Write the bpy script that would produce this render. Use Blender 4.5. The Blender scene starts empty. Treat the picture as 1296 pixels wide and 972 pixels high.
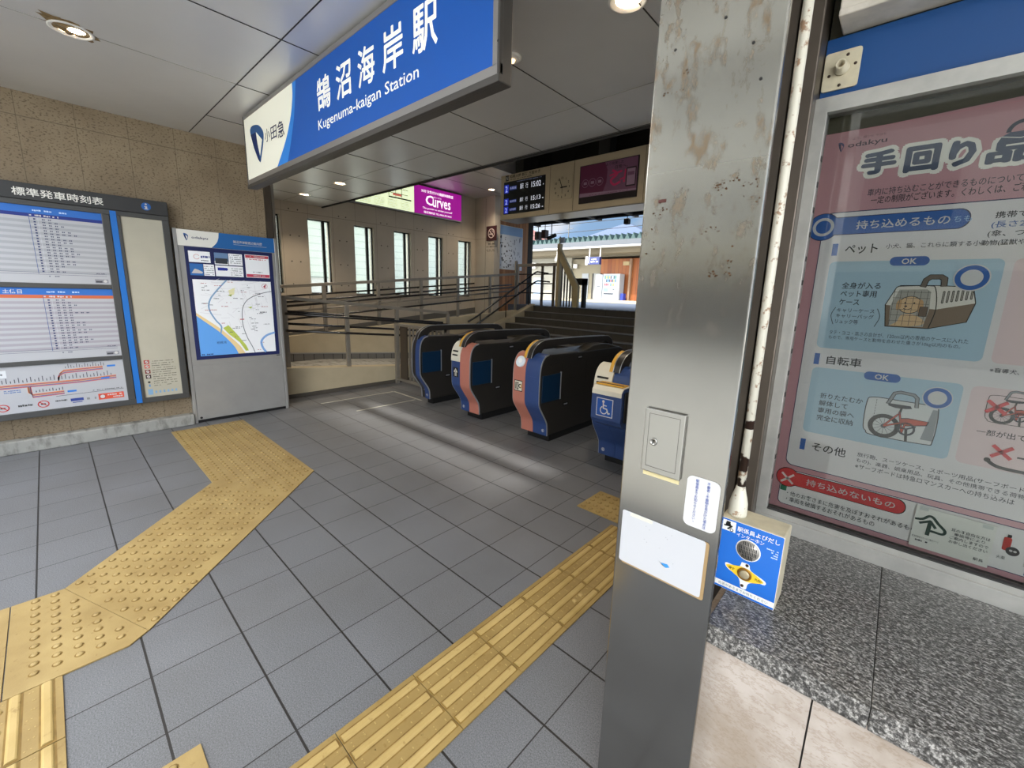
import bpy, bmesh, math, random
from mathutils import Vector, Matrix
random.seed(7)
S = bpy.context.scene
COL = S.collection

# ------------------------------------------------------------------ camera
YAW, PITCH, ROLL, FPX, CX, CY = 0.72319767, 0.18862622, 0.0334161, 529.594, 662.409, 471.572
cam_d = bpy.data.cameras.new('camera'); cam = bpy.data.objects.new('camera', cam_d); COL.objects.link(cam)
f = Vector((-math.sin(YAW)*math.cos(PITCH), math.cos(YAW)*math.cos(PITCH), -math.sin(PITCH)))
r0 = Vector((math.cos(YAW), math.sin(YAW), 0)); u0 = r0.cross(f)
rr = r0*math.cos(ROLL) + u0*math.sin(ROLL); uu = rr.cross(f)
cam.matrix_world = Matrix(((rr.x, uu.x, -f.x, 0), (rr.y, uu.y, -f.y, 0), (rr.z, uu.z, -f.z, 1.48), (0, 0, 0, 1)))
cam_d.sensor_fit = 'HORIZONTAL'; cam_d.sensor_width = 36; cam_d.lens = FPX/1296*36
cam_d.shift_x = (648-CX)/1296; cam_d.shift_y = (CY-486)/1296
cam_d.clip_start = .02; cam_d.clip_end = 500
S.camera = cam

# ------------------------------------------------------------------ light, sky, exposure
S.view_settings.view_transform = 'Standard'; S.view_settings.look = 'None'
S.view_settings.gamma = 1; S.view_settings.use_curve_mapping = False
S.view_settings.exposure = 0.35
S.cycles.max_bounces = 10; S.cycles.diffuse_bounces = 6; S.cycles.glossy_bounces = 5
S.cycles.transparent_max_bounces = 16; S.cycles.sample_clamp_indirect = 6

SKY_FRONT, SKY_BACK, SUN, LAMP = .62, 6.2, 4.6, 66
SUN_ELEV_TAN = .872
sun_d = bpy.data.lights.new('sun', 'SUN'); sun_d.energy = SUN; sun_d.angle = math.radians(1.2); sun_d.color = (1, .95, .86)
sun = bpy.data.objects.new('sun', sun_d); COL.objects.link(sun); sun.location = (0, -20, 20)
sun.rotation_euler = Vector((0, 1, -SUN_ELEV_TAN)).to_track_quat('-Z', 'Y').to_euler()

W = bpy.data.worlds.new('sky'); S.world = W; W.use_nodes = True
wn = W.node_tree.nodes; wl = W.node_tree.links; wn.clear()
def wnode(t, **k):
    n = wn.new(t)
    for a, b in k.items(): setattr(n, a, b)
    return n
tc = wnode('ShaderNodeTexCoord'); sep = wnode('ShaderNodeSeparateXYZ'); wl.new(tc.outputs['Generated'], sep.inputs[0])
mapn = wnode('ShaderNodeMapping'); mapn.inputs['Scale'].default_value = (1, 1, 3.2); wl.new(tc.outputs['Generated'], mapn.inputs[0])
noi = wnode('ShaderNodeTexNoise'); noi.inputs['Scale'].default_value = 4.2; noi.inputs['Detail'].default_value = 6; wl.new(mapn.outputs[0], noi.inputs['Vector'])
cr = wnode('ShaderNodeValToRGB'); cr.color_ramp.elements[0].position = .44; cr.color_ramp.elements[1].position = .64
cr.color_ramp.elements[0].color = (.36, .58, .90, 1); cr.color_ramp.elements[1].color = (.86, .86, .88, 1); wl.new(noi.outputs['Fac'], cr.inputs[0])
# bright haze around the sun (street side, behind the camera)
mr = wnode('ShaderNodeMapRange'); mr.interpolation_type = 'SMOOTHSTEP'
mr.inputs['From Min'].default_value = .55; mr.inputs['From Max'].default_value = -.35
sub = wnode('ShaderNodeMath', operation='MULTIPLY'); sub.inputs[1].default_value = .55; wl.new(sep.outputs['X'], sub.inputs[0])
addn = wnode('ShaderNodeMath', operation='ADD'); wl.new(sep.outputs['Y'], addn.inputs[0]); wl.new(sub.outputs[0], addn.inputs[1])
wl.new(addn.outputs[0], mr.inputs['Value'])
haze = wnode('ShaderNodeMix', data_type='RGBA'); haze.inputs[7].default_value = (.93, .97, 1.0, 1)
wl.new(mr.outputs[0], haze.inputs[0]); wl.new(cr.outputs[0], haze.inputs[6])
stg = wnode('ShaderNodeMapRange'); stg.inputs['To Min'].default_value = SKY_FRONT; stg.inputs['To Max'].default_value = SKY_BACK
wl.new(mr.outputs[0], stg.inputs['Value'])
bg = wnode('ShaderNodeBackground'); wl.new(haze.outputs[2], bg.inputs[0]); wl.new(stg.outputs[0], bg.inputs[1])
wo = wnode('ShaderNodeOutputWorld'); wl.new(bg.outputs[0], wo.inputs[0])

# ------------------------------------------------------------------ helpers
def lin(h):
    h = h.lstrip('#'); c = [int(h[i:i+2], 16)/255 for i in (0, 2, 4)]
    return tuple(x/12.92 if x <= .04045 else ((x+.055)/1.055)**2.4 for x in c) + (1,)
MATS = {}
class NT:
    def __init__(s, name):
        s.m = bpy.data.materials.new(name); s.m.use_nodes = True; s.n = s.m.node_tree.nodes; s.l = s.m.node_tree.links
        s.b = s.n['Principled BSDF']
    def new(s, t, ins=None, **k):
        n = s.n.new(t)
        for a, b in k.items(): setattr(n, a, b)
        for a, b in (ins or {}).items():
            if hasattr(b, 'is_output'): s.l.new(b, n.inputs[a])
            else: n.inputs[a].default_value = b
        return n
    def coord(s, scale=(1, 1, 1)):
        c = s.new('ShaderNodeTexCoord'); return s.new('ShaderNodeMapping', {0: c.outputs['Object'], 'Scale': scale}).outputs[0]
    def noise(s, vec, scale, detail=4, rough=.55):
        return s.new('ShaderNodeTexNoise', {'Vector': vec, 'Scale': scale, 'Detail': detail, 'Roughness': rough}).outputs['Fac']
    def ramp(s, fac, *st):
        n = s.new('ShaderNodeValToRGB', {0: fac}); e = n.color_ramp.elements
        while len(e) < len(st): e.new(.5)
        for q, (p, c) in zip(e, st): q.position = p; q.color = lin(c) if isinstance(c, str) else (c, c, c, 1)
        return n.outputs[0]
    def mix(s, fac, a, b, mode='MIX'):
        n = s.new('ShaderNodeMix', data_type='RGBA', blend_type=mode)
        for i, v in ((0, fac), (6, a), (7, b)):
            if hasattr(v, 'is_output'): s.l.new(v, n.inputs[i])
            elif isinstance(v, str): n.inputs[i].default_value = lin(v)
            else: n.inputs[i].default_value = v
        return n.outputs[2]
    def math(s, op, a, b=0.0, c=0.0):
        n = s.new('ShaderNodeMath', operation=op)
        for i, v in enumerate((a, b, c)):
            if hasattr(v, 'is_output'): s.l.new(v, n.inputs[i])
            else: n.inputs[i].default_value = v
        return n.outputs[0]
    def set(s, **k):
        for a, v in k.items():
            i = s.b.inputs[{'col': 'Base Color', 'rough': 'Roughness', 'metal': 'Metallic', 'spec': 'Specular IOR Level', 'norm': 'Normal', 'emit': 'Emission Color', 'es': 'Emission Strength', 'alpha': 'Alpha', 'trans': 'Transmission Weight'}[a]]
            if hasattr(v, 'is_output'): s.l.new(v, i)
            elif isinstance(v, str): i.default_value = lin(v)
            else: i.default_value = v
        return s
    def bump(s, h, st=.3, d=.01):
        s.set(norm=s.new('ShaderNodeBump', {'Height': h, 'Strength': st, 'Distance': d}).outputs[0]); return s
def mat(name, col, rough=.5, metal=0, spec=.5, var=0, vs=6, emit=0, bump=0, bs=60):
    if name in MATS: return MATS[name]
    t = NT(name); t.set(rough=rough, metal=metal, spec=spec)
    v = t.coord()
    n = t.noise(v, vs)
    c = lin(col)
    if var:
        dk = tuple(x*(1-var) for x in c[:3]) + (1,); lt = tuple(min(1, x*(1+var*.6)) for x in c[:3]) + (1,)
        t.set(col=t.mix(t.ramp(n, (.3, 0.0), (.7, 1.0)), dk, lt))
    else: t.set(col=c)
    if bump: t.bump(t.noise(v, bs), bump, .004)
    if emit: t.set(emit=c, es=emit)
    MATS[name] = t.m; return t.m
INK = lambda h, e=0, r=.55: mat('ink_' + h.strip('#') + ('_lit%g' % e if e else '') + ('' if r == .55 else '_r%g' % r), h, r, emit=e)

def tag(o, label=None, cat=None, group=None, kind=None):
    if label: o['label'] = label
    if cat: o['category'] = cat
    if group: o['group'] = group
    if kind: o['kind'] = kind
    return o
def thing(name, label, cat, loc=(0, 0, 0), group=None, kind=None):
    o = bpy.data.objects.new(name, None); COL.objects.link(o); o.location = loc; o.empty_display_size = .1
    return tag(o, label, cat, group, kind)
def worldloc(o):
    v = Vector((0, 0, 0))
    while o: v += o.location; o = o.parent
    return v
class MB:
    def __init__(s): s.bm = bmesh.new(); s.mats = []; s.cur = 0
    def m(s, mt):
        if mt not in s.mats: s.mats.append(mt)
        s.cur = s.mats.index(mt); return s
    def face(s, pts):
        fc = s.bm.faces.new([s.bm.verts.new(p) for p in pts]); fc.material_index = s.cur; return fc
    def solid(s, A, B):
        n = len(A); va = [s.bm.verts.new(p) for p in A]; vb = [s.bm.verts.new(p) for p in B]
        fs = [s.bm.faces.new(va[::-1]), s.bm.faces.new(vb)]
        for i in range(n): fs.append(s.bm.faces.new((va[i], va[(i+1) % n], vb[(i+1) % n], vb[i])))
        for q in fs: q.material_index = s.cur
        return s
    def box(s, x0, x1, y0, y1, z0, z1):
        return s.solid([(x0, y0, z0), (x1, y0, z0), (x1, y1, z0), (x0, y1, z0)], [(x0, y0, z1), (x1, y0, z1), (x1, y1, z1), (x0, y1, z1)])
    def prism(s, poly, ax, a, b):
        g = {'x': lambda p, q: (q, p[0], p[1]), 'y': lambda p, q: (p[0], q, p[1]), 'z': lambda p, q: (p[0], p[1], q)}[ax]
        return s.solid([g(p, a) for p in poly], [g(p, b) for p in poly])
    def ring(s, outer, inner, ax, a, b):
        g = {'x': lambda p, q: (q, p[0], p[1]), 'y': lambda p, q: (p[0], q, p[1]), 'z': lambda p, q: (p[0], p[1], q)}[ax]
        n = len(outer)
        for i in range(n):
            j = (i+1) % n
            s.solid([g(outer[i], a), g(outer[j], a), g(inner[j], a), g(inner[i], a)], [g(outer[i], b), g(outer[j], b), g(inner[j], b), g(inner[i], b)])
        return s
    def cyl(s, p0, p1, r, n=16, r2=None):
        p0 = Vector(p0); p1 = Vector(p1); d = (p1-p0).normalized()
        a = d.orthogonal().normalized(); b = d.cross(a); r2 = r if r2 is None else r2
        c = lambda p, q: [p + (a*math.cos(t)+b*math.sin(t))*q for t in [2*math.pi*i/n for i in range(n)]]
        return s.solid(c(p0, r), c(p1, r2))
    def tube(s, pts, r, n=10):
        P = [Vector(p) for p in pts]; rings = []
        for i, p in enumerate(P):
            d = ((P[min(i+1, len(P)-1)]-p).normalized() + (p-P[max(i-1, 0)]).normalized()).normalized()
            a = d.cross(Vector((0, 0, 1)))
            a = a.normalized() if a.length > 1e-3 else Vector((1, 0, 0)); b = d.cross(a)
            rings.append([s.bm.verts.new(p + (a*math.cos(t)+b*math.sin(t))*r) for t in [2*math.pi*k/n for k in range(n)]])
        for A, B in zip(rings, rings[1:]):
            for k in range(n):
                q = s.bm.faces.new((A[k], A[(k+1) % n], B[(k+1) % n], B[k])); q.material_index = s.cur; q.smooth = True
        for A in (rings[0], rings[-1][::-1]): s.bm.faces.new(A).material_index = s.cur
        return s
    def lathe(s, prof, o, n=20, ax='z'):
        o = Vector(o); rings = []
        for r, h in prof:
            ring = []
            for k in range(n):
                t = 2*math.pi*k/n; c, w = r*math.cos(t), r*math.sin(t)
                ring.append(s.bm.verts.new(o + Vector({'z': (c, w, h), 'y': (c, h, w), 'x': (h, c, w)}[ax])))
            rings.append(ring)
        for A, B in zip(rings, rings[1:]):
            for k in range(n):
                q = s.bm.faces.new((A[k], A[(k+1) % n], B[(k+1) % n], B[k])); q.material_index = s.cur; q.smooth = True
        for A in (rings[0], rings[-1]): s.bm.faces.new(A).material_index = s.cur
        return s
    def build(s, name, parent=None, bev=0, seg=2, smooth=0):
        bmesh.ops.recalc_face_normals(s.bm, faces=s.bm.faces[:])
        me = bpy.data.meshes.new(name)
        if parent:
            bmesh.ops.translate(s.bm, verts=s.bm.verts[:], vec=-worldloc(parent))
        s.bm.to_mesh(me); s.bm.free()
        for q in s.mats: me.materials.append(q)
        o = bpy.data.objects.new(name, me); COL.objects.link(o); o.parent = parent
        if smooth:
            for p in me.polygons: p.use_smooth = True
        if bev:
            b = o.modifiers.new('bevel', 'BEVEL'); b.width = bev; b.segments = seg; b.limit_method = 'ANGLE'; b.angle_limit = math.radians(40); b.harden_normals = False
        return o
def catmull(P, k=5):
    out = []
    for i in range(len(P)-1):
        p0, p1, p2, p3 = P[max(i-1, 0)], P[i], P[i+1], P[min(i+2, len(P)-1)]
        for j in range(k):
            t = j/k
            out.append(tuple(.5*(2*b+(c-a)*t+(2*a-5*b+4*c-d)*t*t+(3*b-a-3*c+d)*t**3) for a, b, c, d in zip(p0, p1, p2, p3)))
    return out + [tuple(P[-1])]
GL = {}
def glyph(s, off):
    if (s, off) not in GL:
        c = bpy.data.curves.new('text', 'FONT'); c.body = s; c.size = 1; c.resolution_u = 2; c.offset = off
        o = bpy.data.objects.new('text', c); me = bpy.data.meshes.new_from_object(o)
        v = [(q.co.x, q.co.y) for q in me.vertices]; fc = [tuple(p.vertices) for p in me.polygons]
        bpy.data.objects.remove(o); bpy.data.meshes.remove(me); bpy.data.curves.remove(c)
        xs = [p[0] for p in v] or [0, 1]; ys = [p[1] for p in v] or [0, 1]
        GL[s, off] = (v, fc, min(xs), max(xs), min(ys), max(ys))
    return GL[s, off]
EPS = .0003
class Art(MB):
    """flat print on a plane: 'y-' faces -Y at y=c (u=x, v=z); 'x+' faces +X at x=c (u=y, v=z); 'z+' faces up (u=x, v=y)"""
    def __init__(s, ax, c, lift=0):
        super().__init__(); s.ax = ax; s.c = c; s.base = lift
    def P(s, u, v, l):
        d = s.base + l*EPS
        return {'y-': lambda: (u, s.c-d, v), 'x+': lambda: (s.c+d, u, v), 'z+': lambda: (u, v, s.c+d)}[s.ax]()
    def poly(s, pts, mt, l=1):
        s.m(mt); s.face([s.P(u, v, l) for u, v in pts]); return s
    def rect(s, u0, v0, u1, v1, mt, l=1): return s.poly([(u0, v0), (u1, v0), (u1, v1), (u0, v1)], mt, l)
    def rr(s, u0, v0, u1, v1, r, mt, l=1, n=6):
        pts = []
        for cx, cy, a in ((u1-r, v0+r, -90), (u1-r, v1-r, 0), (u0+r, v1-r, 90), (u0+r, v0+r, 180)):
            for i in range(n+1):
                t = math.radians(a+90*i/n); pts.append((cx+r*math.cos(t), cy+r*math.sin(t)))
        return s.poly(pts, mt, l)
    def disc(s, u, v, r, mt, l=1, n=28, ry=None):
        ry = ry or r
        return s.poly([(u+r*math.cos(2*math.pi*i/n), v+ry*math.sin(2*math.pi*i/n)) for i in range(n)], mt, l)
    def ringd(s, u, v, r, w, mt, l=1, n=32, a0=0, a1=360, ry=1):
        s.m(mt)
        for i in range(n):
            t, q = (math.radians(a0+(a1-a0)*j/n) for j in (i, i+1))
            s.face([s.P(u+k*math.cos(a), v+ry*k*math.sin(a), l) for k, a in ((r, t), (r, q), (r-w, q), (r-w, t))])
        return s
    def line(s, pts, w, mt, l=1):
        s.m(mt)
        for k, ((a, b), (c, d)) in enumerate(zip(pts, pts[1:])):
            if k: l += .06
            L = math.hypot(c-a, d-b) or 1; nx, ny = -(d-b)/L*w/2, (c-a)/L*w/2; ex, ey = (c-a)/L*w*.2, (d-b)/L*w*.2
            s.face([s.P(*p, l) for p in ((a-ex+nx, b-ey+ny), (a-ex-nx, b-ey-ny), (c+ex-nx, d+ey-ny), (c+ex+nx, d+ey+ny))])
        return s
    def raw(s, v, fc, fn, mt, l):
        s.m(mt); vs = [s.bm.verts.new(s.P(*fn(*p), l)) for p in v]
        for q in fc:
            try: s.bm.faces.new([vs[i] for i in q]).material_index = s.cur
            except ValueError: pass
    def fit(s, txt, u0, v0, u1, v1, mt, l=6, bold=0):
        if bold >= .015:
            v, fc, a, b, c, d = glyph(txt, 0); k = (v1-v0)/(d-c)*bold*.55; kx = min(k*1.5, (u1-u0)/(b-a)*bold*.55)
            for i, (p, q) in enumerate(((0, 0), (1, 0), (-1, 0), (0, 1), (0, -1), (.7, .7), (-.7, .7), (.7, -.7), (-.7, -.7))):
                s.raw(v, fc, lambda x, y: (u0+kx+(x-a)/(b-a)*(u1-u0-2*kx)+p*kx, v0+k+(y-c)/(d-c)*(v1-v0-2*k)+q*k), mt, l+.05*i)
            return s
        v, fc, a, b, c, d = glyph(txt, bold)
        s.raw(v, fc, lambda x, y: (u0+(x-a)/(b-a)*(u1-u0), v0+(y-c)/(d-c)*(v1-v0)), mt, l); return s
    def text(s, txt, u, v, h, mt, l=6, bold=0, w=None, align='l'):
        vv, fc, a, b, c, d = glyph(txt, bold); k = h; kx = k if w is None else w/(b-a)
        u -= {'l': 0, 'c': .5, 'r': 1}[align]*kx*(b-a)
        s.raw(vv, fc, lambda x, y: (u+(x-a)*kx, v+y*k), mt, l); return s
    def vtext(s, txt, u, v0, v1, h, mt, l=6, bold=0):
        n = len(txt); st = (v1-v0)/n
        for i, ch in enumerate(txt):
            vv, fc, a, b, c, d = glyph(ch, bold)
            if not fc: continue
            y = v1-(i+.5)*st
            s.raw(vv, fc, lambda x, yy: (u+(x-(a+b)/2)*h, y+(yy-(c+d)/2)*h), mt, l)
        return s
    def scribble(s, u0, v0, u1, v1, mt, l=5, seed=0, dens=.75):
        """a line of unreadably small print as broken dashes"""
        R = random.Random(seed); x = u0; h = abs(v1-v0)
        while x < u1:
            w = h*R.uniform(.5, 1.3)
            if R.random() < dens: s.rect(x, v0+h*R.uniform(0, .2), min(x+w*.8, u1), v1-h*R.uniform(0, .2), mt, l)
            x += w
        return s
def dup(root, loc, label=None, group=None):
    r = root.copy(); COL.objects.link(r); r.location = loc
    if label: r['label'] = label
    if group: r['group'] = group
    for ch in list(root.children):
        c = ch.copy(); COL.objects.link(c); c.parent = r
        for g in ch.children:
            d = g.copy(); COL.objects.link(d); d.parent = c
    return r
def struct(mb, name, parent=None, **k):
    o = mb.build(name, parent, **k)
    if not parent: o['kind'] = 'structure'
    return o

# ------------------------------------------------------------------ materials of the place
def tile_mat():
    t = NT('floor_tile'); c = t.new('ShaderNodeTexCoord'); s = t.new('ShaderNodeSeparateXYZ', {0: c.outputs['Object']})
    def edge(o, off, pitch, w):
        q = t.math('FRACT', t.math('DIVIDE', t.math('ADD', o, off), pitch))
        d = t.math('MULTIPLY', t.math('MINIMUM', q, t.math('SUBTRACT', 1.0, q)), pitch)
        return t.math('LESS_THAN', d, w/2), t.math('FLOOR', t.math('DIVIDE', t.math('ADD', o, off), pitch))
    gx, ix = edge(s.outputs[0], 1.612+60*.3, .3, .0045); gy, iy = edge(s.outputs[1], -.388+60*.295, .295, .0075)
    cell = t.new('ShaderNodeCombineXYZ', {0: ix, 1: iy}).outputs[0]
    wn_ = t.new('ShaderNodeTexWhiteNoise', {'Vector': cell}).outputs['Value']
    speck = t.noise(c.outputs['Object'], 230, 3, .8); big = t.noise(c.outputs['Object'], 1.7, 5)
    col = t.mix(t.ramp(speck, (.34, 0.0), (.66, 1.0)), '#434548', '#88898d')
    col = t.mix(.35, col, t.ramp(wn_, (0, '#545557'), (1, '#626366')), 'MIX')
    col = t.mix(t.ramp(big, (.4, 0.0), (.75, .35)), col, '#4f4c48')
    g = t.math('MAXIMUM', gx, gy)
    t.set(col=t.mix(g, col, '#211f1e'), rough=.5, spec=.4)
    t.bump(t.math('SUBTRACT', t.math('MULTIPLY', speck, .15), g), .35, .004); return t.m
def wall_stone():
    t = NT('pitted_wall_tile'); v = t.coord()
    c = t.new('ShaderNodeTexCoord'); s = t.new('ShaderNodeSeparateXYZ', {0: c.outputs['Object']})
    base = t.mix(t.ramp(t.noise(v, 3), (.35, 0.0), (.7, 1.0)), '#8b7b65', '#9b8b73')
    pit = t.ramp(t.noise(t.coord((1, 1, 1.6)), 55, 2), (.36, 1.0), (.43, 0.0))
    dirt = t.ramp(t.noise(v, 1.6), (.5, 0.0), (.7, 1.0))
    col = t.mix(t.math('MULTIPLY', pit, .6), base, '#4c3f2f')
    col = t.mix(t.math('MULTIPLY', dirt, .15), col, '#6f6350')
    q = t.math('FRACT', t.math('DIVIDE', t.math('ADD', s.outputs[1], 9.9), .33)); j1 = t.math('LESS_THAN', q, .012)
    j2 = t.math('LESS_THAN', t.math('ABSOLUTE', t.math('SUBTRACT', s.outputs[2], 2.735)), .003)
    col = t.mix(t.math('MULTIPLY', t.math('MAXIMUM', j1, j2), .7), col, '#5a4f40')
    t.set(col=col, rough=.75, spec=.25).bump(pit, -.3, .004); return t.m
def panel_wall():
    t = NT('cement_panel_wall'); c = t.new('ShaderNodeTexCoord'); s = t.new('ShaderNodeSeparateXYZ', {0: c.outputs['Object']})
    base = t.mix(t.noise(c.outputs['Object'], 4), '#b3a898', '#c4b9a8')
    q = t.math('FRACT', t.math('DIVIDE', t.math('ADD', s.outputs[1], 9.72), .45)); j = t.math('LESS_THAN', q, .012)
    k = t.math('LESS_THAN', t.math('ABSOLUTE', t.math('SUBTRACT', s.outputs[2], 2.76)), .004)
    t.set(col=t.mix(t.math('MULTIPLY', t.math('MAXIMUM', j, k), .6), base, '#5d5448'), rough=.5, spec=.35); return t.m
def granite():
    t = NT('dark_speckled_granite'); v = t.new('ShaderNodeMapping', {0: t.new('ShaderNodeTexCoord').outputs['Object'], 'Rotation': (0, 0, .5), 'Scale': (1, 2.0, 1)}).outputs[0]
    n = t.noise(v, 95, 6, .8); m = t.noise(t.coord(), 210, 3)
    col = t.ramp(n, (.36, '#232221'), (.45, '#4a4846'), (.51, '#7b7874'), (.60, '#b3afa9'))
    t.set(col=t.mix(t.ramp(m, (.45, 0.0), (.6, .8)), col, '#35322f'), rough=.38); return t.m
def cream_stone():
    t = NT('cream_stone'); v = t.coord()
    n = t.noise(v, 7, 8, .6); w = t.noise(t.coord((1, 1, 2.4)), 16, 6, .7)
    col = t.mix(t.ramp(n, (.38, 0.0), (.66, 1.0)), '#97897b', '#b3a89f')
    col = t.mix(t.ramp(w, (.47, 0.0), (.5, .5), (.53, 0.0)), col, '#84705c')
    t.set(col=col, rough=.45).bump(n, .25, .01); return t.m
def steel(name='brushed_steel', rust=0, tint='#a9a7a3', rough=.32):
    t = NT(name); v = t.coord()
    br = t.noise(t.coord((3, 3, 160)), 9, 2); col = t.mix(t.noise(v, 3), tint, '#a8a6a1')
    fac = 0
    if rust:
        s = t.new('ShaderNodeSeparateXYZ', {0: t.new('ShaderNodeTexCoord').outputs['Object']})
        hi = t.ramp(s.outputs[2], (0.0, 0.0), (1.0, 1.0))
        up = t.new('ShaderNodeMapRange', {'Value': s.outputs[2], 'From Min': 1.3, 'From Max': 1.75}).outputs[0]
        sp = t.ramp(t.noise(t.coord((1, 1, .45)), 34, 6, .65), (.54, 0.0), (.66, 1.0))
        bl = t.ramp(t.noise(v, 22, 6, .65), (.60, 0.0), (.70, 1.0))
        fac = t.math('MULTIPLY', t.math('MAXIMUM', t.math('MULTIPLY', sp, .7), t.math('MULTIPLY', bl, .75)), up)
        film = t.math('MULTIPLY', up, .3)
        col = t.mix(film, col, '#a8a392')
        col = t.mix(fac, col, '#6a4f28')
        t.set(metal=t.math('SUBTRACT', 1.0, t.math('MAXIMUM', fac, t.math('MULTIPLY', film, .9))))
    else: t.set(metal=1.0)
    t.set(col=col, rough=t.math('ADD', rough-.04, t.math('MULTIPLY', br, .04)))
    return t.m
def pale_pipe():
    t = NT('flaking_white_paint'); v = t.coord()
    s = t.new('ShaderNodeSeparateXYZ', {0: t.new('ShaderNodeTexCoord').outputs['Object']})
    sp = t.ramp(t.noise(v, 60, 5), (.58, 0.0), (.66, 1.0))
    zb = t.math('MULTIPLY', t.math('GREATER_THAN', s.outputs[2], 1.012), t.math('LESS_THAN', s.outputs[2], 1.10))
    zt = t.math('MULTIPLY', t.math('GREATER_THAN', s.outputs[2], 1.165), t.math('LESS_THAN', s.outputs[2], 1.20))
    flake = t.math('MULTIPLY', t.math('MAXIMUM', zb, zt), t.ramp(t.noise(v, 28, 3), (.50, 0.0), (.54, 1.0)))
    col = t.mix(t.math('MULTIPLY', sp, .8), '#d9d3c2', '#8a5a2a'); col = t.mix(flake, col, '#2c1a12')
    t.set(col=col, rough=.45).bump(sp, -.2, .002); return t.m
def wood(name='cedar_boards', a='#8a4f2a', b='#b9763f', ax=0, pitch=.12):
    t = NT(name); c = t.new('ShaderNodeTexCoord'); s = t.new('ShaderNodeSeparateXYZ', {0: c.outputs['Object']})
    q = t.math('DIVIDE', s.outputs[ax], pitch); cell = t.math('FLOOR', q); e = t.math('LESS_THAN', t.math('FRACT', q), .06)
    w = t.new('ShaderNodeTexWhiteNoise', {'W': cell}, noise_dimensions='1D').outputs['Value']
    g = t.noise(t.coord((9, 9, .8)), 3, 5)
    col = t.mix(t.math('ADD', t.math('MULTIPLY', w, .6), t.math('MULTIPLY', g, .4)), a, b)
    t.set(col=t.mix(e, col, '#3a2415'), rough=.6); return t.m
def glass(name, tint=(.86, .87, .86), gl=.6, haze=0.0):
    t = NT(name); t.n.remove(t.b)
    tr = t.new('ShaderNodeBsdfTransparent', {0: tint + (1,)}); g = t.new('ShaderNodeBsdfGlossy', {'Roughness': .015, 'Color': (gl, gl, gl, 1)})
    fr = t.new('ShaderNodeFresnel', {'IOR': 1.5}).outputs[0]
    m = t.new('ShaderNodeMixShader', {0: fr, 1: tr.outputs[0], 2: g.outputs[0]})
    if haze:
        d = t.new('ShaderNodeBsdfTranslucent', {0: (.9, .95, .92, 1)}); m = t.new('ShaderNodeMixShader', {0: haze, 1: m.outputs[0], 2: d.outputs[0]})
    t.l.new(m.outputs[0], t.n['Material Output'].inputs[0]); return t.m
def yellow_tile(name='tactile_yellow', ca='#8d7546', cb='#a38c5a'):
    t = NT(name); v = t.coord()
    n = t.noise(v, 5, 6); sp = t.ramp(t.noise(v, 38, 5), (.62, 0.0), (.72, 1.0))
    col = t.mix(t.ramp(n, (.3, 0.0), (.7, 1.0)), ca, cb); col = t.mix(t.math('MULTIPLY', sp, .5), col, '#755826')
    t.set(col=col, rough=.5, spec=.4).bump(t.noise(v, 160, 2), .15, .003); return t.m
def concrete():
    t = NT('stained_concrete'); v = t.coord()
    sp = t.ramp(t.noise(t.coord((1, 3, 1.2)), 5, 6), (.5, 0.0), (.66, 1.0))
    t.set(col=t.mix(t.math('MULTIPLY', sp, .75), t.mix(t.noise(v, 9), '#8b8a85', '#a3a29b'), '#5c5b56'), rough=.8); return t.m
def plaster():
    t = NT('beige_plaster'); v = t.coord()
    t.set(col=t.mix(t.noise(v, 4, 6), '#a89a80', '#c0b294'), rough=.8).bump(t.noise(v, 180), .2, .003); return t.m

TILE, STONE, PANEL, GRANITE, CREAM = tile_mat(), wall_stone(), panel_wall(), granite(), cream_stone()
STEEL, PILLAR, PIPE, WOOD, YEL, CONC, PLAST = steel(), steel('weathered_steel', 1, tint='#86837f', rough=.2), pale_pipe(), wood(), yellow_tile(), concrete(), plaster()
WOODX = wood('orange_boards', '#7c3b14', '#a0602c', 0, .3); WOODY = wood('planed_boards', '#94623c', '#bd8a5c', 1, .12)
GLASS, WGLASS = glass('clear_glass'), glass('window_glass', (0.97, .99, .97), .9, .12)
CEIL = mat('ceiling_panel', '#dbdad9', .36, .35, .5, .06, 1.2)
SEAM = mat('dark_joint', '#2a2826', .7)
DKSTEEL = mat('dark_brown_steel', '#5b5249', .4, .6, .5, .15, 4)
RAILST = mat('satin_rail_steel', '#8d867b', .4, .35, .5, .1, 8)
BLKRAIL = mat('black_rail', '#1c1a19', .25, .1, .6)
ALU = mat('weathered_aluminium', '#b3b1ab', .42, .55, .5, .14, 14)
GREYFR = mat('grey_frame', '#4d4d4c', .45, .3, .5, .05)
LTGREY = mat('light_grey_metal', '#a6a5a2', .4, .4, .5, .06)
WHITE = mat('white_paint', '#e8e6e1', .5)
CREAMP = mat('cream_plastic', '#c3b99f', .45, 0, .5, .12, 30)
BLUE = mat('station_blue', '#1a5fae', .4)
BLACK = mat('black', '#141414', .5)
NAVY = mat('navy', '#1b2457', .45)
PAPER = mat('paper', '#cccac9', .6)
DARK = mat('dark_void', '#1d1b19', .7)

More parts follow.
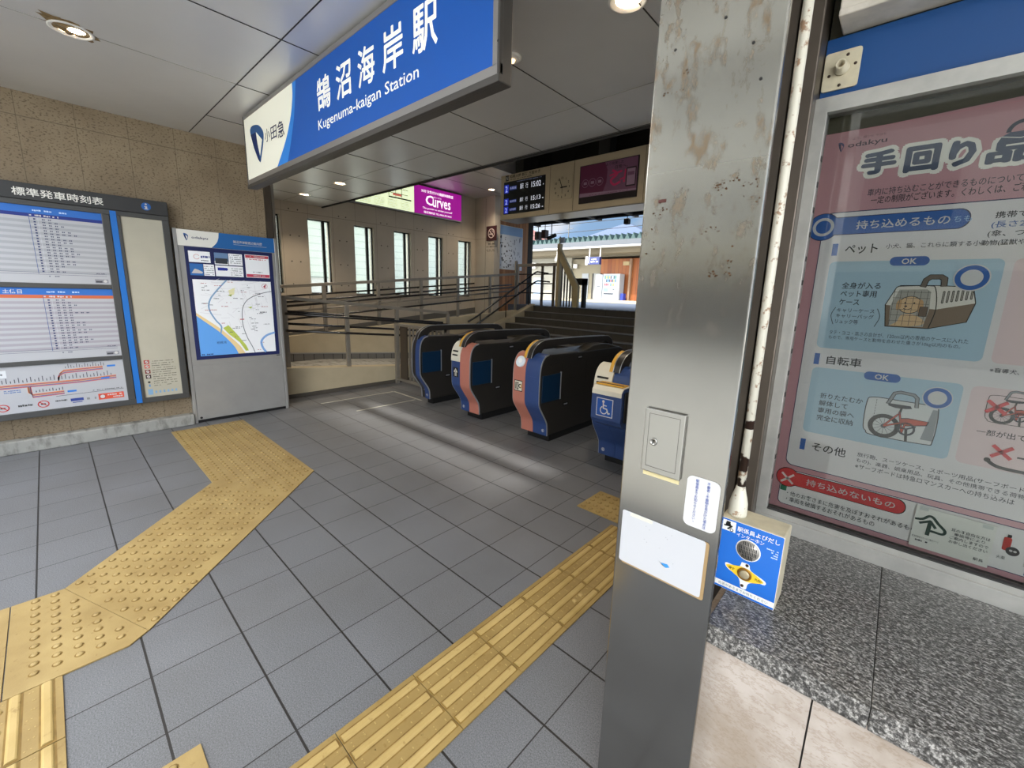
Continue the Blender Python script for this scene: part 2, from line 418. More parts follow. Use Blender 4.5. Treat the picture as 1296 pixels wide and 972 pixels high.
# ------------------------------------------------------------------ setting: floor, walls, ceilings
mb = MB().m(TILE); mb.box(-8.5, 3, -.9, 6, -.12, 0); struct(mb, 'floor')
mb = MB().m(mat('pale_concrete', '#cbc7bd', .85, 0, .3, .1, 3)); mb.box(-40, 40, -40, -.9, -.14, -.004); mb.box(-40, -8.5, -.9, 8, -.14, -.004); mb.box(-40, 40, 17, 24, -.3, -.1); struct(mb, 'street_ground')
mb = MB().m(STONE); mb.box(-5.72, -5.47, -6, 1.733, 0, 3.1); struct(mb, 'wall_left')
mb = MB().m(CONC); mb.box(-5.47, -5.37, -6, .885, 0, .112); struct(mb, 'baseboard_left', bev=.008)
mb = MB().m(DKSTEEL); mb.box(-5.72, -5.43, 1.735, 1.795, 0, 2.92); mb.m(STEEL).box(-5.72, -5.425, 1.797, 1.825, 0, 2.92); struct(mb, 'trim_1')
mb = MB().m(PANEL); mb.box(-8.3, -5.72, 1.7, 1.83, 0, 3.1); struct(mb, 'wall_landing')
# ceilings
mb = MB().m(CEIL); mb.box(-5.47, 3, -.6, 3.6, 2.92, 3.15); mb.box(-8.5, -5.47, 1.83, 3.6, 2.92, 3.15); mb.box(-8.5, 3, 3.52, 3.6, 3.15, 4.3)
mb.m(SEAM)
for x0, x1, y in ((-5.45, 3, 1.115), (-5.45, -3.5, 3.57), (-3.5, 3, 3.57)): mb.box(x0, x1, y-.003, y+.003, 2.917, 2.921)
for x, y0, y1 in ((-3.005, -.6, 3.6), (-1.204, -.6, 3.6), (-2.1, 1.12, 3.6), (-4.8, 1.12, 3.6), (-3.9, 1.12, 3.6), (-5.7, 1.84, 3.6), (-6.6, 1.84, 3.6), (-7.5, 1.84, 3.6)): mb.box(x-.003, x+.003, y0, y1, 2.917, 2.921)
mb.m(mat('pale_joint', '#98958e', .5)); mb.box(-3.9, -3.896, -.6, 1.11, 2.918, 2.921); mb.box(-8.3, 3, 2.926, 2.93, 2.918, 2.921)
mb.m(SEAM); mb.box(-8.4, 3, 3.585, 3.61, 2.90, 2.935)
st = [(.17*math.cos(2*math.pi*i/28)*(1.25+.5*math.sin(i*1.7)*random.uniform(.3, 1)), .125*math.sin(2*math.pi*i/28)*(1.1+.4*math.cos(i*2.3)*random.uniform(.2, 1))) for i in range(28)]
c_, s_ = math.cos(-.95), math.sin(-.95)
mb.m(mat('rust_stain', '#8a7350', .8, 0, .3, .5, 30)); mb.face([(-3.885+a*c_*.62-b*s_*.62, .275+a*s_*.62+b*c_*.62, 2.9185) for a, b in st])
struct(mb, 'ceiling')
mb = MB().m(CEIL); mb.box(-8.5, -6.03, 3.6, 7.75, 3.74, 4.3); mb.m(DARK).box(-6.03, -.3, 3.6, 7.75, 4.2, 4.3); mb.m(SEAM)
for x in (-7.4, -6.5): mb.box(x-.003, x+.003, 3.6, 7.7, 3.737, 3.741)
struct(mb, 'ceiling_upper')
# added unseen bar under the canopy edge, its shadow splits the sun band
mb = MB().m(LTGREY); mb.cyl((-8, -.5, 2.59), (3, -.5, 2.59), .055, 14); struct(mb, 'shadow_bar')
# ramp wall with its row of tall windows
WZ0, WZ1 = 1.335, 2.685
wy = [2.43, 3.32, 4.20, 5.085, 5.965, 6.84]; ww = .42
mb = MB().m(PANEL); mb.box(-8.5, -8.3, 1.83, 7.6, 0, WZ0); mb.box(-8.5, -8.3, 1.83, 7.6, WZ1, 3.9)
ys = [1.83] + [v for y in wy for v in (y, y+ww)] + [7.6]
for a, b in zip(ys[::2], ys[1::2]): mb.box(-8.5, -8.3, a, b, WZ0, WZ1)
mb.m(SEAM)
for y in [q-.16 for q in wy] + [q+ww+.16 for q in wy]:
    for z in (1.5, 1.9, 2.35, 2.80): mb.cyl((-8.3, y, z), (-8.297, y, z), .012, 8)
struct(mb, 'wall_inner')
for i, y in enumerate(wy):
    w = thing('window_%d' % (i+1), None, None, (-8.4, y+ww/2, WZ0), kind='structure'); w['kind'] = 'structure'
    m2 = MB().m(DARK)
    for q in ((y, y+.018, WZ0, WZ1), (y+ww-.015, y+ww, WZ0, WZ1), (y+.285, y+.33, WZ0+.018, WZ1-.018), (y+.018, y+ww-.015, WZ0, WZ0+.018), (y+.018, y+ww-.015, WZ1-.018, WZ1)): m2.box(-8.42, -8.37, *q)
    m2.build('window_frame', w)
    m2 = MB().m(WGLASS); m2.box(-8.395, -8.389, y+.018, y+ww-.015, WZ0+.018, WZ1-.018); m2.build('glass_pane', w)
# return wall carrying the no smoking sign, timber wall beyond it
mb = MB().m(PANEL); mb.box(-8.5, -7.62, 7.4, 7.6, .5, 3.9); mb.m(SEAM); mb.box(-7.93, -7.924, 7.398, 7.401, .6, 3.7); struct(mb, 'wall_return')
mb = MB().m(WOODY); mb.box(-7.95, -7.72, 7.6, 8.75, .9, 3.30); mb.m(mat('eave_boards', '#7a4e2e', .6)); mb.box(-8.3, -7.45, 7.6, 8.75, 3.30, 3.36); struct(mb, 'wall_timber')
mb = MB().m(PANEL); mb.box(-.42, -.28, 1.6, 8.0, 0, 3.9); struct(mb, 'wall_right')
# office front: jamb, sill, stone facing
mb = MB().m(DKSTEEL); mb.box(-.47, -.385, 1.45, 1.62, 0, 2.92); mb.box(-.375, -.335, 1.50, 1.62, 0, 2.92); mb.box(-.325, -.268, 1.47, 1.62, .735, 2.92); mb.m(SEAM).box(-.47, -.268, 1.56, 1.62, 0, 2.92); struct(mb, 'trim_3', bev=.004)
mb = MB().m(GRANITE); mb.box(-.232, .069, .94, 1.62, .685, .735); mb.box(.0705, 2.4, .94, 1.62, .685, .735); mb.m(SEAM).box(.068, .072, .945, 1.6, .69, .7335); struct(mb, 'trim_sill', bev=.003)
mb = MB().m(CREAM); mb.box(-.26, -.018, .955, 1.6, 0, .685); mb.box(-.0145, .55, .955, 1.6, 0, .685); mb.box(.5535, 2.4, .955, 1.6, 0, .685); mb.m(SEAM); mb.box(-.02, .56, .96, 1.58, .005, .68); struct(mb, 'wall_front')
mb = MB().m(mat('olive_backing', '#4b4738', .6)); mb.box(-.268, 2.4, 1.575, 1.62, .735, 2.05); mb.box(-.268, 2.4, 1.585, 1.62, 2.05, 3.1); struct(mb, 'wall_case_back')
# ramp, landing, stairs and platform
mb = MB().m(PLAST)
mb.prism([(1.83, 0), (3.82, 0), (3.82, .25), (1.83, .425)], 'x', -6.02, -5.85); mb.m(mat('curb_base', '#4c463d', .7)); mb.box(-5.852, -5.842, 1.96, 3.82, 0, .055); struct(mb, 'ramp_curb', bev=.006)
mb = MB().m(CONC); mb.prism([(1.83, 0), (6.4, 0), (2.9, .3), (1.83, .3)], 'x', -7.0, -6.02)
mb.prism([(1.83, .3), (2.5, .44), (7.98, .98), (7.98, 0), (1.83, 0)], 'x', -8.3, -7.1); struct(mb, 'ramp_floor')
mb = MB().m(PLAST); mb.prism([(2.3, 0), (7.6, 0), (7.6, 1.06), (2.3, .69)], 'x', -7.1, -6.98)
mb.m(mat('base_tile', '#6d6a64', .5)); mb.prism([(2.35, .31), (6.3, 0), (6.3, .12), (2.35, .43)], 'x', -6.985, -6.972)
mb.m(SEAM)
for i in range(24):
    y = 2.45+i*.155; z = .31-(y-2.35)*.0785; mb.box(-6.974, -6.970, y, y+.008, z, z+.12)
mb.m(mat('base_cap', '#8d8b86', .5)); mb.prism([(2.35, .43), (6.3, .12), (6.3, .14), (2.35, .45)], 'x', -6.99, -6.965)
struct(mb, 'wall_ramp')
mb = MB().m(mat('base_tile2', '#5f5c56', .5)); mb.prism([(1.84, .44), (2.5, .44), (7.58, .94), (7.58, 1.08), (2.5, .58), (1.84, .58)], 'x', -8.3, -8.288); struct(mb, 'baseboard_ramp')
mb = MB()
STEPT = mat('stair_tread', '#5f5b54', .6, 0, .4, .15, 5); STEPR = mat('stair_riser', '#4a463f', .6, 0, .4, .15, 5); NOSE = mat('stair_nosing', '#3a3733', .5)
for k in range(9):
    y = 7.98-.33*k; z = 1.17-.13*k
    mb.m(STEPR).box(-6.9, -.42, y, 8.02+(.33 if k else 0)-.33*k if k else 8.1, 0, z-.012)
    mb.m(STEPT).box(-6.9, -.42, y, y+.345, z-.012, z)
    mb.m(NOSE).box(-6.88, -.43, y-.008, y+.045, z-.012, z+.002)
    mb.m(SEAM)
    for j in range(10): mb.box(-6.6+j*.62, -6.594+j*.62, y-.002, y+.01, z-.13, z-.014)
struct(mb, 'stair_steps')
mb = MB().m(PLAST); mb.prism([(5.6, 0), (8.05, 0), (8.05, 1.22), (5.6, .34)], 'x', -6.98, -6.78); struct(mb, 'stair_curb', bev=.02)
mb = MB().m(mat('platform_paving', '#4c5462', .6, 0, .4, .12, 1.2)); mb.box(-30, 6, 8.04, 17, .6, 1.17)
mb.m(mat('platform_sunlit', '#8a7f62', .6)); mb.box(-30, 6, 15.8, 17, 1.17, 1.173); mb.m(mat('edge_dark', '#2e3346', .6))  # beige strip paints the sunlit part beyond the bluish shaded paving
for i in range(60): mb.box(-12+i*.16, -11.92+i*.16, 8.1, 8.4, 1.17, 1.1735)
struct(mb, 'platform_near')
mb = MB().m(mat('far_paving', '#a0967e', .7, 0, .3, .1, 1)); mb.box(-45, 10, 23.5, 34, 0, 1.17); struct(mb, 'platform_far')
mb = MB().m(mat('canopy_dark', '#3b3936', .6)); mb.box(-12, 2, 7.75, 9.5, 3.42, 3.55); mb.m(DARK)
for x in range(-11, 1): mb.box(x-.05, x+.05, 7.8, 9.55, 3.33, 3.42)
mb.cyl((-12, 9.3, 3.36), (2, 9.3, 3.36), .04, 8); mb.box(-12, 2, 9.42, 9.56, 3.38, 3.58); struct(mb, 'canopy_roof')
mb = MB().m(DARK); mb.box(-8.06, -7.84, 8.9, 9.1, 1.0, 3.5); struct(mb, 'column_platform')

# ------------------------------------------------------------------ tactile paving
YBASE, YBAR = yellow_tile('tactile_base', '#846c3d', '#9a824f'), yellow_tile('tactile_bar', '#a08750', '#b59c66')  # base darker, bars lighter: painted light on the relief, base also worn
GRIME_SHADE = mat('yellow_grime_shade', '#7d6231', .7, 0, .3, .3, 20)  # painted shade at the feet of domes and bars, with grime
def domes(mb, pts, z, r=.0125, h=.0055):
    mb.m(GRIME_SHADE)
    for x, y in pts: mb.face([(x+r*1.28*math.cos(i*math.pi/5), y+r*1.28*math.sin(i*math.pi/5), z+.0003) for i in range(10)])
    mb.m(YEL)
    for x, y in pts:
        mb.lathe([(r, 0), (r*.8, h*.7), (r*.45, h), (.0005, h)], (x, y, z), 10)
def inside(p, poly):
    c = False
    for i in range(len(poly)):
        (x1, y1), (x2, y2) = poly[i-1], poly[i]
        if (y1 > p[1]) != (y2 > p[1]) and p[0] < (x2-x1)*(p[1]-y1)/(y2-y1)+x1: c = not c
    return c
def dist_edge(p, poly):
    d = 9
    for i in range(len(poly)):
        a, b = Vector(poly[i-1]), Vector(poly[i]); q = Vector(p); t = max(0, min(1, (q-a).dot(b-a)/(b-a).length_squared)); d = min(d, (q-a-(b-a)*t).length)
    return d
def dotted(name, poly, ang, label, group=None, pitch=.06, off=(0, 0)):
    mb = MB().m(YEL); mb.prism(poly, 'z', .0005, .0065)
    ca, sa = math.cos(ang), math.sin(ang); pts = []
    for i in range(-60, 60):
        for j in range(-60, 60):
            u, v = i*pitch+off[0], j*pitch+off[1]; p = (poly[0][0]+u*ca-v*sa, poly[0][1]+u*sa+v*ca)
            if inside(p, poly) and dist_edge(p, poly) > .02: pts.append(p)
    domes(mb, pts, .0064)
    o = mb.build(name); tag(o, label, 'tactile paving', group); return o
dotted('tactile_strip', [(-5.22, .66), (-5.22, 1.275), (-3.36, 1.275), (-3.05, .967), (-3.66, .66)], 0, 'yellow dotted tactile strip ending at the map board', off=(.03, .03))
dotted('tactile_strip', [(-3.66, .66), (-3.05, .967), (-2.2, .12), (-2.805, -.11)], -math.pi/4, 'yellow dotted tactile strip running diagonally over the grey tiles', off=(.03, .03))
dotted('tactile_strip', [(-2.805, -.112), (-2.2, .118), (-2.155, .055), (-2.155, -.275), (-2.805, -.275), ], 0, 'worn yellow dotted tactile tile at the bend, raised seal mark on it', off=(.03, .03))
dotted('tactile_strip', [(-2.805, -.9), (-2.805, -.279), (-2.155, -.279), (-2.155, -.9)], 0, 'yellow dotted tactile tile at the very left edge of the floor', off=(.03, .03))
dotted('tactile_tile', [(-1.487, -.43), (-1.487, .16), (-1.212, .16), (-1.212, -.43)], 0, 'yellow dotted tile cut off by the bottom edge', off=(.03, .035))
dotted('tactile_tile', [(-1.51, 2.335), (-1.51, 2.65), (-.9, 2.65), (-.9, 2.335)], 0, 'yellow dotted tile behind the steel pillar near the ticket gates', off=(.035, .03))
def bar_tile(x0, y0, L, along, label, grp, dots=(.0, .0)):
    mb = MB().m(YBASE); Wd = .302
    if along == 'y': mb.box(x0, x0+Wd, y0+.001, y0+L-.001, .0005, .0065)
    else: mb.box(x0+.001, x0+L-.001, y0, y0+Wd, .0005, .0065)
    for k in range(4):
        c = .0375+k*.0755
        prof = [(-.0155, .006), (-.0115, .0105), (-.0075, .0122), (.0075, .0122), (.0115, .0105), (.0155, .006)]
        mb.m(GRIME_SHADE)
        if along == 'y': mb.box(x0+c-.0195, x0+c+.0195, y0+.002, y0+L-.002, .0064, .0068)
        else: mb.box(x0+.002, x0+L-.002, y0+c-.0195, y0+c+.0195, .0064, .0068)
        mb.m(YBAR)
        for a, b in ((.007, L-.010),):
            if along == 'y': mb.prism([(x0+c+p, z) for p, z in prof], 'y', y0+a, y0+b)
            else: mb.prism([(y0+c+p, z) for p, z in prof], 'x', x0+a, x0+b)
    R = random.Random(int(y0*100)+int(x0*77))
    for i in range(7):
        for j in range(7):
            u, v = .0755*(i % 3)+.075+R.uniform(-.012, .012), (j+.5)*L/7
            p = (x0+u, y0+v) if along == 'y' else (x0+v, y0+u)
            mb.cyl((p[0], p[1], .006), (p[0], p[1], .0075), .0025, 6)
    if R.random() < .8:
        for _ in range(2):
            u, v = R.choice((.075, .15, .226)), R.uniform(.05, L-.05); p = (x0+u, y0+v) if along == 'y' else (x0+v, y0+u)
            mb.lathe([(.013, 0), (.011, .004), (.002, .006)], (p[0], p[1], .0062), 8)
    o = mb.build('tactile_bar_tile'); tag(o, label, 'tactile paving', grp); return o
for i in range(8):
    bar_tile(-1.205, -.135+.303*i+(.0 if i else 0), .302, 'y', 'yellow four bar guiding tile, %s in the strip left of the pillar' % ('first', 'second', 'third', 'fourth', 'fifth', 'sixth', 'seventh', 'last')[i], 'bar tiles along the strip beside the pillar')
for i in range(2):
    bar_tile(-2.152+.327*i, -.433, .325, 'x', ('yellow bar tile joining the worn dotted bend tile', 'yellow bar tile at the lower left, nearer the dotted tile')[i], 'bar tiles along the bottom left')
mb = MB().m(mat('pale_tape', '#a8a69a', .6))
for (x0, y0, x1, y1) in ((-5.36, 2.17, -5.335, 3.2), (-4.76, 2.34, -4.735, 3.17), (-5.34, 3.2, -4.66, 3.225)):
    o = MB().m(mat('pale_tape', '#a8a69a', .6)).box(x0, x1, y0, y1, .0005, .0025).build('floor_tape')
    tag(o, {-5.36: 'pale tape line on the floor nearest the ramp curb', -4.76: 'pale tape line on the floor in front of the first gate', -5.34: 'pale tape line crossing the floor before the grille fence'}[x0], 'floor tape', 'tape lines on the floor')

# ------------------------------------------------------------------ logo helper (wing shaped mark)
def wing(art, u, v, h, l=3, dark=None, mid=None, hole=None, sx=.8):
    o = catmull([(-.30, .30), (-.31, .44), (-.18, .50), (.12, .42), (.32, .22), (.33, .02), (.20, -.30), (.10, -.5)], 5) + catmull([(.10, -.5), (.0, -.36), (-.16, -.06), (-.30, .30)], 5)[1:-1]
    art.poly([(u+a*h*sx, v+b*h) for a, b in o], mid, l)
    art.poly([(u+a*h*sx, v+b*h) for a, b in ((-.30, .30), (-.02, .30), (.02, .0), (.08, -.5), (-.02, -.38), (-.18, -.06))], dark, l+1)
    art.poly([(u+a*h*sx, v+b*h) for a, b in ((-.02, .30), (.26, .02), (.10, -.34), (.02, -.02))], hole, l+2)

# ------------------------------------------------------------------ downlights
def downlight(x, y, z, label, r=.085, on=True, grp='recessed ceiling lights'):
    t = thing('ceiling_light', label, 'ceiling light', (x, y, z), grp)
    MB().m(WHITE).lathe([(r+.012, 0), (r+.012, -.006), (r, -.008), (r-.004, -.002), (r-.02, -.0005), (r-.02, 0)], (x, y, z), 28).build('trim_ring', t)
    MB().m(mat('lamp_glow', '#ffd9a8', .5, emit=9)).lathe([(r-.022, -.0006), (.001, -.0018)], (x, y, z), 24).build('lamp', t)
    MB().m(mat('lamp_bulb', '#fff3dc', .5, emit=30)).lathe([(r*.42, -.0020), (r*.3, -.006), (.001, -.007)], (x+r*.1, y+r*.25, z), 16).build('bulb', t)
    d = bpy.data.lights.new('downlight', 'SPOT'); d.energy = LAMP; d.spot_size = math.radians(125); d.spot_blend = .8; d.color = (1, .84, .64); d.shadow_soft_size = .07
    o = bpy.data.objects.new('beam', d); COL.objects.link(o); o.parent = t; o.location = (0, 0, -.02)
downlight(-3.911, .281, 2.92, 'round warm ceiling light with rust stains around its rim', .088)
downlight(-7.447, 2.954, 2.92, 'round warm ceiling light nearest the left wall over the ramp')
downlight(-6.21, 2.959, 2.92, 'round warm ceiling light second from the wall over the ramp')
downlight(-1.236, 2.09, 2.92, 'round warm ceiling light at the top edge left of the pillar')
downlight(-7.29, 6.965, 3.74, 'small warm ceiling light left of the departure display')
for x in (-5.0, -3.3): downlight(x, 4.5, 4.2, 'warm ceiling light just in front of the display board housing')
t = thing('ceiling_sensor', 'small white round ceiling sensor at the right end of the station sign', 'sensor', (-2.041, 2.106, 2.92))
MB().m(WHITE).lathe([(.06, 0), (.06, -.01), (.05, -.016), (.03, -.018), (.001, -.018)], (-2.041, 2.106, 2.92), 24).build('cover', t)
MB().m(mat('lens_glow', '#ffd9a8', .3, emit=2)).lathe([(.022, -.0175), (.015, -.032), (.001, -.036)], (-2.041, 2.106, 2.92), 16).build('lens', t)

# ------------------------------------------------------------------ station name sign
t = thing('station_sign', 'large blue illuminated station name sign hanging under the ceiling', 'sign', (-2.9, 1.38, 2.315))
X0, X1, Z0, Z1, YS = -4.53, -1.345, 2.315, 2.905, 1.325
MB().m(mat('sign_case', '#5d5a57', .4, .5)).box(X0, X1, YS+.006, YS+.065, Z0, Z1).build('case', t, bev=.006)
fr = MB().m(mat('sign_frame', '#a9a6a3', .35, .6)); fr.box(X0, X1, YS-.006, YS+.012, Z0+.03, Z0+.07); fr.box(X0, X1, YS-.006, YS+.012, Z1-.03, Z1-.0); fr.box(X1-.045, X1-.012, YS-.006, YS+.012, Z0+.07, Z1-.03)
fr.m(mat('sign_case', '#5d5a57')).box(X0, X1, YS-.012, YS+.012, Z0, Z0+.03); fr.box(X1-.012, X1, YS-.012, YS+.012, Z0+.03, Z1); fr.box(X0, X0+.012, YS-.008, YS+.012, Z0+.03, Z1)
fr.build('frame', t, bev=.003)
for x in (-4.2, -2.9, -1.6): MB().m(mat('sign_case', '#5d5a57')).box(x-.06, x+.06, YS+.02, YS+.05, Z1, 2.92).build('hanger', t)
SB, SW, SL = INK('#1259b5', .12), INK('#f1f0e0', .22), INK('#2f86e0', .12)
a = Art('y-', YS-.001); u0, u1, v0, v1 = X0+.012, X1-.045, Z0+.07, Z1-.03
a.rect(u0, v0, u1, v1, SB, 0)
cur = catmull([(-3.815, v0), (-3.62, 2.53), (-3.50, 2.66), (-3.44, 2.78), (-3.43, v1)], 8)
cur2 = catmull([(-3.60, v0), (-3.50, 2.53), (-3.43, 2.66), (-3.39, 2.78), (-3.365, v1)], 8)
a.poly([(u0, v0)] + cur2 + [(u0, v1)], SL, 1); a.poly([(u0, v0)] + cur + [(u0, v1)], SW, 2)
a.build('face_panel', t)
a = Art('y-', YS-.001); wing(a, -4.225, 2.632, .31, 4, INK('#14306e'), INK('#2d5f9c'), INK('#f1f0e0', .22), 1.55); a.build('logo', t)
a = Art('y-', YS-.001)
for ch, q in zip('小田急', ((-4.035, 2.60, -3.92, 2.695), (-3.90, 2.592, -3.775, 2.685), (-3.755, 2.575, -3.62, 2.69))): a.fit(ch, *q, INK('#1b2457'), 6, .008)
for ch, q in zip('鵠沼海岸駅', ((-3.035, 2.59, -2.845, 2.783), (-2.765, 2.59, -2.575, 2.78), (-2.495, 2.585, -2.31, 2.78), (-2.23, 2.585, -2.035, 2.785), (-1.955, 2.585, -1.755, 2.785))): a.fit(ch, *q, INK('#f4f4ee', .3), 6, .028)
a.fit('Kugenuma-kaigan Station', -3.04, 2.468, -1.905, 2.545, INK('#f4f4ee', .3), 6, .006); a.build('lettering', t)
a = Art('y-', YS-.013); a.disc(X1-.006, 2.46, .005, BLACK); 
a.build('screw', t)

# ------------------------------------------------------------------ timetable case on the left wall
XT = -5.36
t = thing('timetable_case', 'wide grey timetable display case on the left wall', 'display case', (-5.47, -.3, .30))
YA, YB = -1.9, .862
mb = MB().m(GREYFR); mb.box(-5.47, XT-.014, YA, YB, .30, 2.083)
for b in ((YA, YB, .30, .352), (YA, YB, 2.04, 2.083), (.81, YB, .352, 2.04), (.40, .452, .352, 2.04), (.498, .522, .352, 2.04), (YA, .40, .745, .782), (YA, .40, 1.388, 1.428), (YA, YA+.05, .352, 2.04)):
    mb.box(XT-.014, XT, *b)
mb.build('frame', t, bev=.004)
MB().m(mat('header_grey', '#3b3b3b', .45, .2)).box(-5.47, XT+.012, YA, YB, 2.083, 2.21).build('header', t, bev=.004)
MB().m(mat('strip_blue', '#1f6fc4', .4)).box(XT-.02, XT+.004, .455, .496, .31, 2.075).build('blue_strip', t)
a = Art('x+', XT+.0125); a.fit('標準発車時刻表', -.09, 2.108, .425, 2.172, INK('#e9e7df'), 2, .02); a.build('lettering', t)
a = Art('x+', XT+.0125); a.disc(.707, 2.147, .034, BLUE, 1); a.disc(.707, 2.167, .0075, PAPER, 2); a.poly([(.695, 2.15), (.714, 2.15), (.714, 2.13), (.72, 2.13), (.72, 2.123), (.694, 2.123), (.694, 2.13), (.70, 2.13), (.70, 2.143), (.695, 2.143)], PAPER, 2); a.build('information_mark', t)
XP = XT-.012
def timetable(name, z0, z1, band, rowc, label, title, ink):
    a = Art('x+', XP); a.m(mat('timetable_paper', '#b4b5ba', .5)).box(XP-.001, XP, YA+.05, .40, z0, z1)
    a.rect(YA+.05, z1-.058, .40, z1, INK('#2a6bc0'), 1); a.rect(YA+.05, z1-.085, .40, z1-.058, INK(band), 1)
    a.text(title, -.30 if 'week' in name else -.235, z1-.046, .036, PAPER, 3, .02); a.scribble(-.0, z1-.04, .19, z1-.026, INK('#b9d0ee'), 3, 3)
    a.scribble(-.02, z1-.079, .14, z1-.065, PAPER, 3, 5)
    R = random.Random(z0); n = 20; top = z1-.09; h = (top-z0-.085)/n
    for i in range(n):
        z = top-h*(i+1)
        if i % 2: a.rect(YA+.05, z, .40, z+h, INK(rowc), 1)
        for blk in (-.02, -1.0):
            a.rect(blk-.012+.03, z+h*.25, blk+.03, z+h*.75, INK(ink), 3)
            for k in range(0 if i == n else R.choice((3, 5, 5, 6)) if 2 < i < n-2 else 2+i % 3):
                y = blk+.065+k*.034
                a.rect(y, z+h*.3, y+.007, z+h*.72, INK('#3a3d5a'), 3); a.rect(y+.010, z+h*.3, y+.016, z+h*.72, INK('#3a3d5a'), 3)
        for k in range(R.choice((0, 0, 1, 2))): a.rect(-.33+.02*k, z+h*.3, -.322+.02*k, z+h*.7, INK('#3a3d5a'), 3)
    for blk in (-.025, -1.0): a.rect(blk, z0+.075, blk+.003, z1-.06, INK('#39508c'), 3)
    a.rect(.022, z0+.085, .0235, top, INK('#c8c8d4'), 3)
    for z in (z0+.085, z0+.07): a.rect(YA+.06, z, .38, z+.0025, INK('#55566a'), 3)
    a.scribble(.02, z0+.052, .09, z0+.062, INK('#55566a'), 3, 6); a.scribble(.31, z0+.09, .37, z0+.097, INK('#44455a'), 3, 8)
    a.rect(.30, z0+.012, .385, z0+.045, INK('#8f8f96'), 3); a.rect(.305, z0+.016, .345, z0+.03, INK('#3f3f48'), 4); a.disc(.365, z0+.028, .012, PAPER, 4)
    o = a.build('timetable_poster'); tag(o, label, 'poster', 'posters in the timetable case'); return o
timetable('week', 1.428, 2.04, '#1d2f80', '#a2a4aa', 'upper white timetable poster with a blue and navy header band', '平日', '#333a66')
timetable('hol', .782, 1.388, '#c8673f', '#a39fa8', 'lower white timetable poster with an orange band under its blue header', '土休日', '#333a66')
# route map
a = Art('x+', XP); a.m(mat('timetable_paper', '#b4b5ba', .5)).box(XP-.001, XP, YA+.05, .40, .352, .745)
RC = [INK(c) for c in ('#e0893c', '#8a4a78', '#d9a56a', '#3f6fae', '#c95b4a')]
for k, c in enumerate(RC):
    o = k*.0065
    a.line([(-1.6, .590-o), (.10, .590-o), (.34, .602-o)], .006, c, 2)
    a.line([(-.02, .60-o*.2), (-.005-o*.5, .66-o), (.02, .684-o), (.26, .694-o)], .006, c, 3)
    a.line([(-.20+o*.6, .565), (-.20+o*.6, .515+o*.3), (-.18, .497-o), (.0, .503-o)], .006, c, 3)
for i in range(34):
    y = -.42+i*.022
    if y < .36: a.rect(y, .606, y+.005, .625+.012*((i*7) % 3), INK('#55565e'), 3)
for i in range(15): a.rect(.03+i*.017, .70, .034+i*.017, .715+.01*((i*5) % 3), INK('#55565e'), 3)
for i in range(9): a.rect(-.16+i*.019, .513, -.155+i*.019, .527+.006*(i % 3), INK('#55565e'), 3)
for y, z in ((.29, .685), (.24, .575), (.02, .485)): a.rect(y, z, y+.055, z+.016, INK('#2f7ad0'), 4)
a.rect(-1.4, .655, -.30, .715, INK('#d9dce0'), 1); a.scribble(-1.4, .675, -.32, .69, INK('#6b6c72'), 3, 21); a.scribble(-1.4, .695, -.34, .708, INK('#6b6c72'), 3, 22)
for q, z in ((11, .54), (12, .525)): a.scribble(-.33, z, -.24, z+.008, INK('#3f6fae'), 3, q)
for k, c in enumerate(('#e0893c', '#8a4a78', '#3f6fae', '#55a0c0')): a.rect(-1.5, .53-.022*k, -.36, .534-.022*k, INK(c), 2)
for y in (-.32, -.10): a.ringd(y-.03 if y < -.2 else y-.03, .405, .034, .007, INK('#c43a35'), 4, ry=.9); a.line([(y-.052, .425), (y-.008, .385)], .006, INK('#c43a35'), 4); a.rect(y-.045, .40, y-.018, .41, INK('#333333'), 3)
a.scribble(-.27, .40, -.19, .42, INK('#444444'), 3, 31); a.scribble(-.06, .412, .01, .425, INK('#444444'), 3, 32); a.rect(.04-.14+.13, .40, .14-.03, .425, INK('#2b3f8c'), 3); a.rect(.04, .385, .10, .392, INK('#2b3f8c'), 3); a.scribble(.13, .395, .19, .42, INK('#888888'), 3, 33)
a.rect(.205, .385, .375, .44, INK('#d8543a'), 3); a.disc(.232, .413, .02, PAPER, 4); a.ringd(.232, .413, .021, .005, INK('#b03028'), 5); a.scribble(.265, .415, .365, .43, PAPER, 5, 34); a.scribble(.265, .395, .365, .408, PAPER, 5, 35)
a.line([(-.05, .46), (.38, .47)], .003, INK('#333333'), 3); a.scribble(.15, .475, .37, .483, INK('#555555'), 3, 36)
tag(a.build('route_map_poster'), 'white railway route map poster at the bottom of the timetable case', 'poster', 'posters in the timetable case')
a = Art('x+', XP); a.m(mat('aged_paper', '#b5b09f', .6, var=.05)).box(XP-.001, XP, .522, .81, .352, 2.04)
for i, z in enumerate((.700, .655, .605, .555)):
    a.rect(.545, z-.018, .585, z+.018, INK(('#b03a34', '#c96a60', '#7a2a28', '#33201f')[i]), 2); a.disc(.565, z, .012, PAPER, 3); a.line([(.555, z-.008), (.575, z+.008)], .004, INK('#7a2a28'), 4)
for i in range(12): a.scribble(.60, .70-i*.022, .78-.04*(i % 3 == 2), .708-.022*i, INK('#55534d'), 2, 40+i)
for i in range(6): a.rect(.60+i*.031, .385, .615+i*.031, .41, INK('#7fa5c8'), 2)
a.rect(.548, .375, .585, .43, INK('#7fa5c8'), 2); a.disc(.565, .50, .010, INK('#333333'), 2); a.rect(.56, .455, .572, .478, INK('#5f8fc0'), 2)
tag(a.build('notice_poster'), 'mostly blank cream notice beside the blue strip, icons along its foot', 'poster', 'posters in the timetable case')

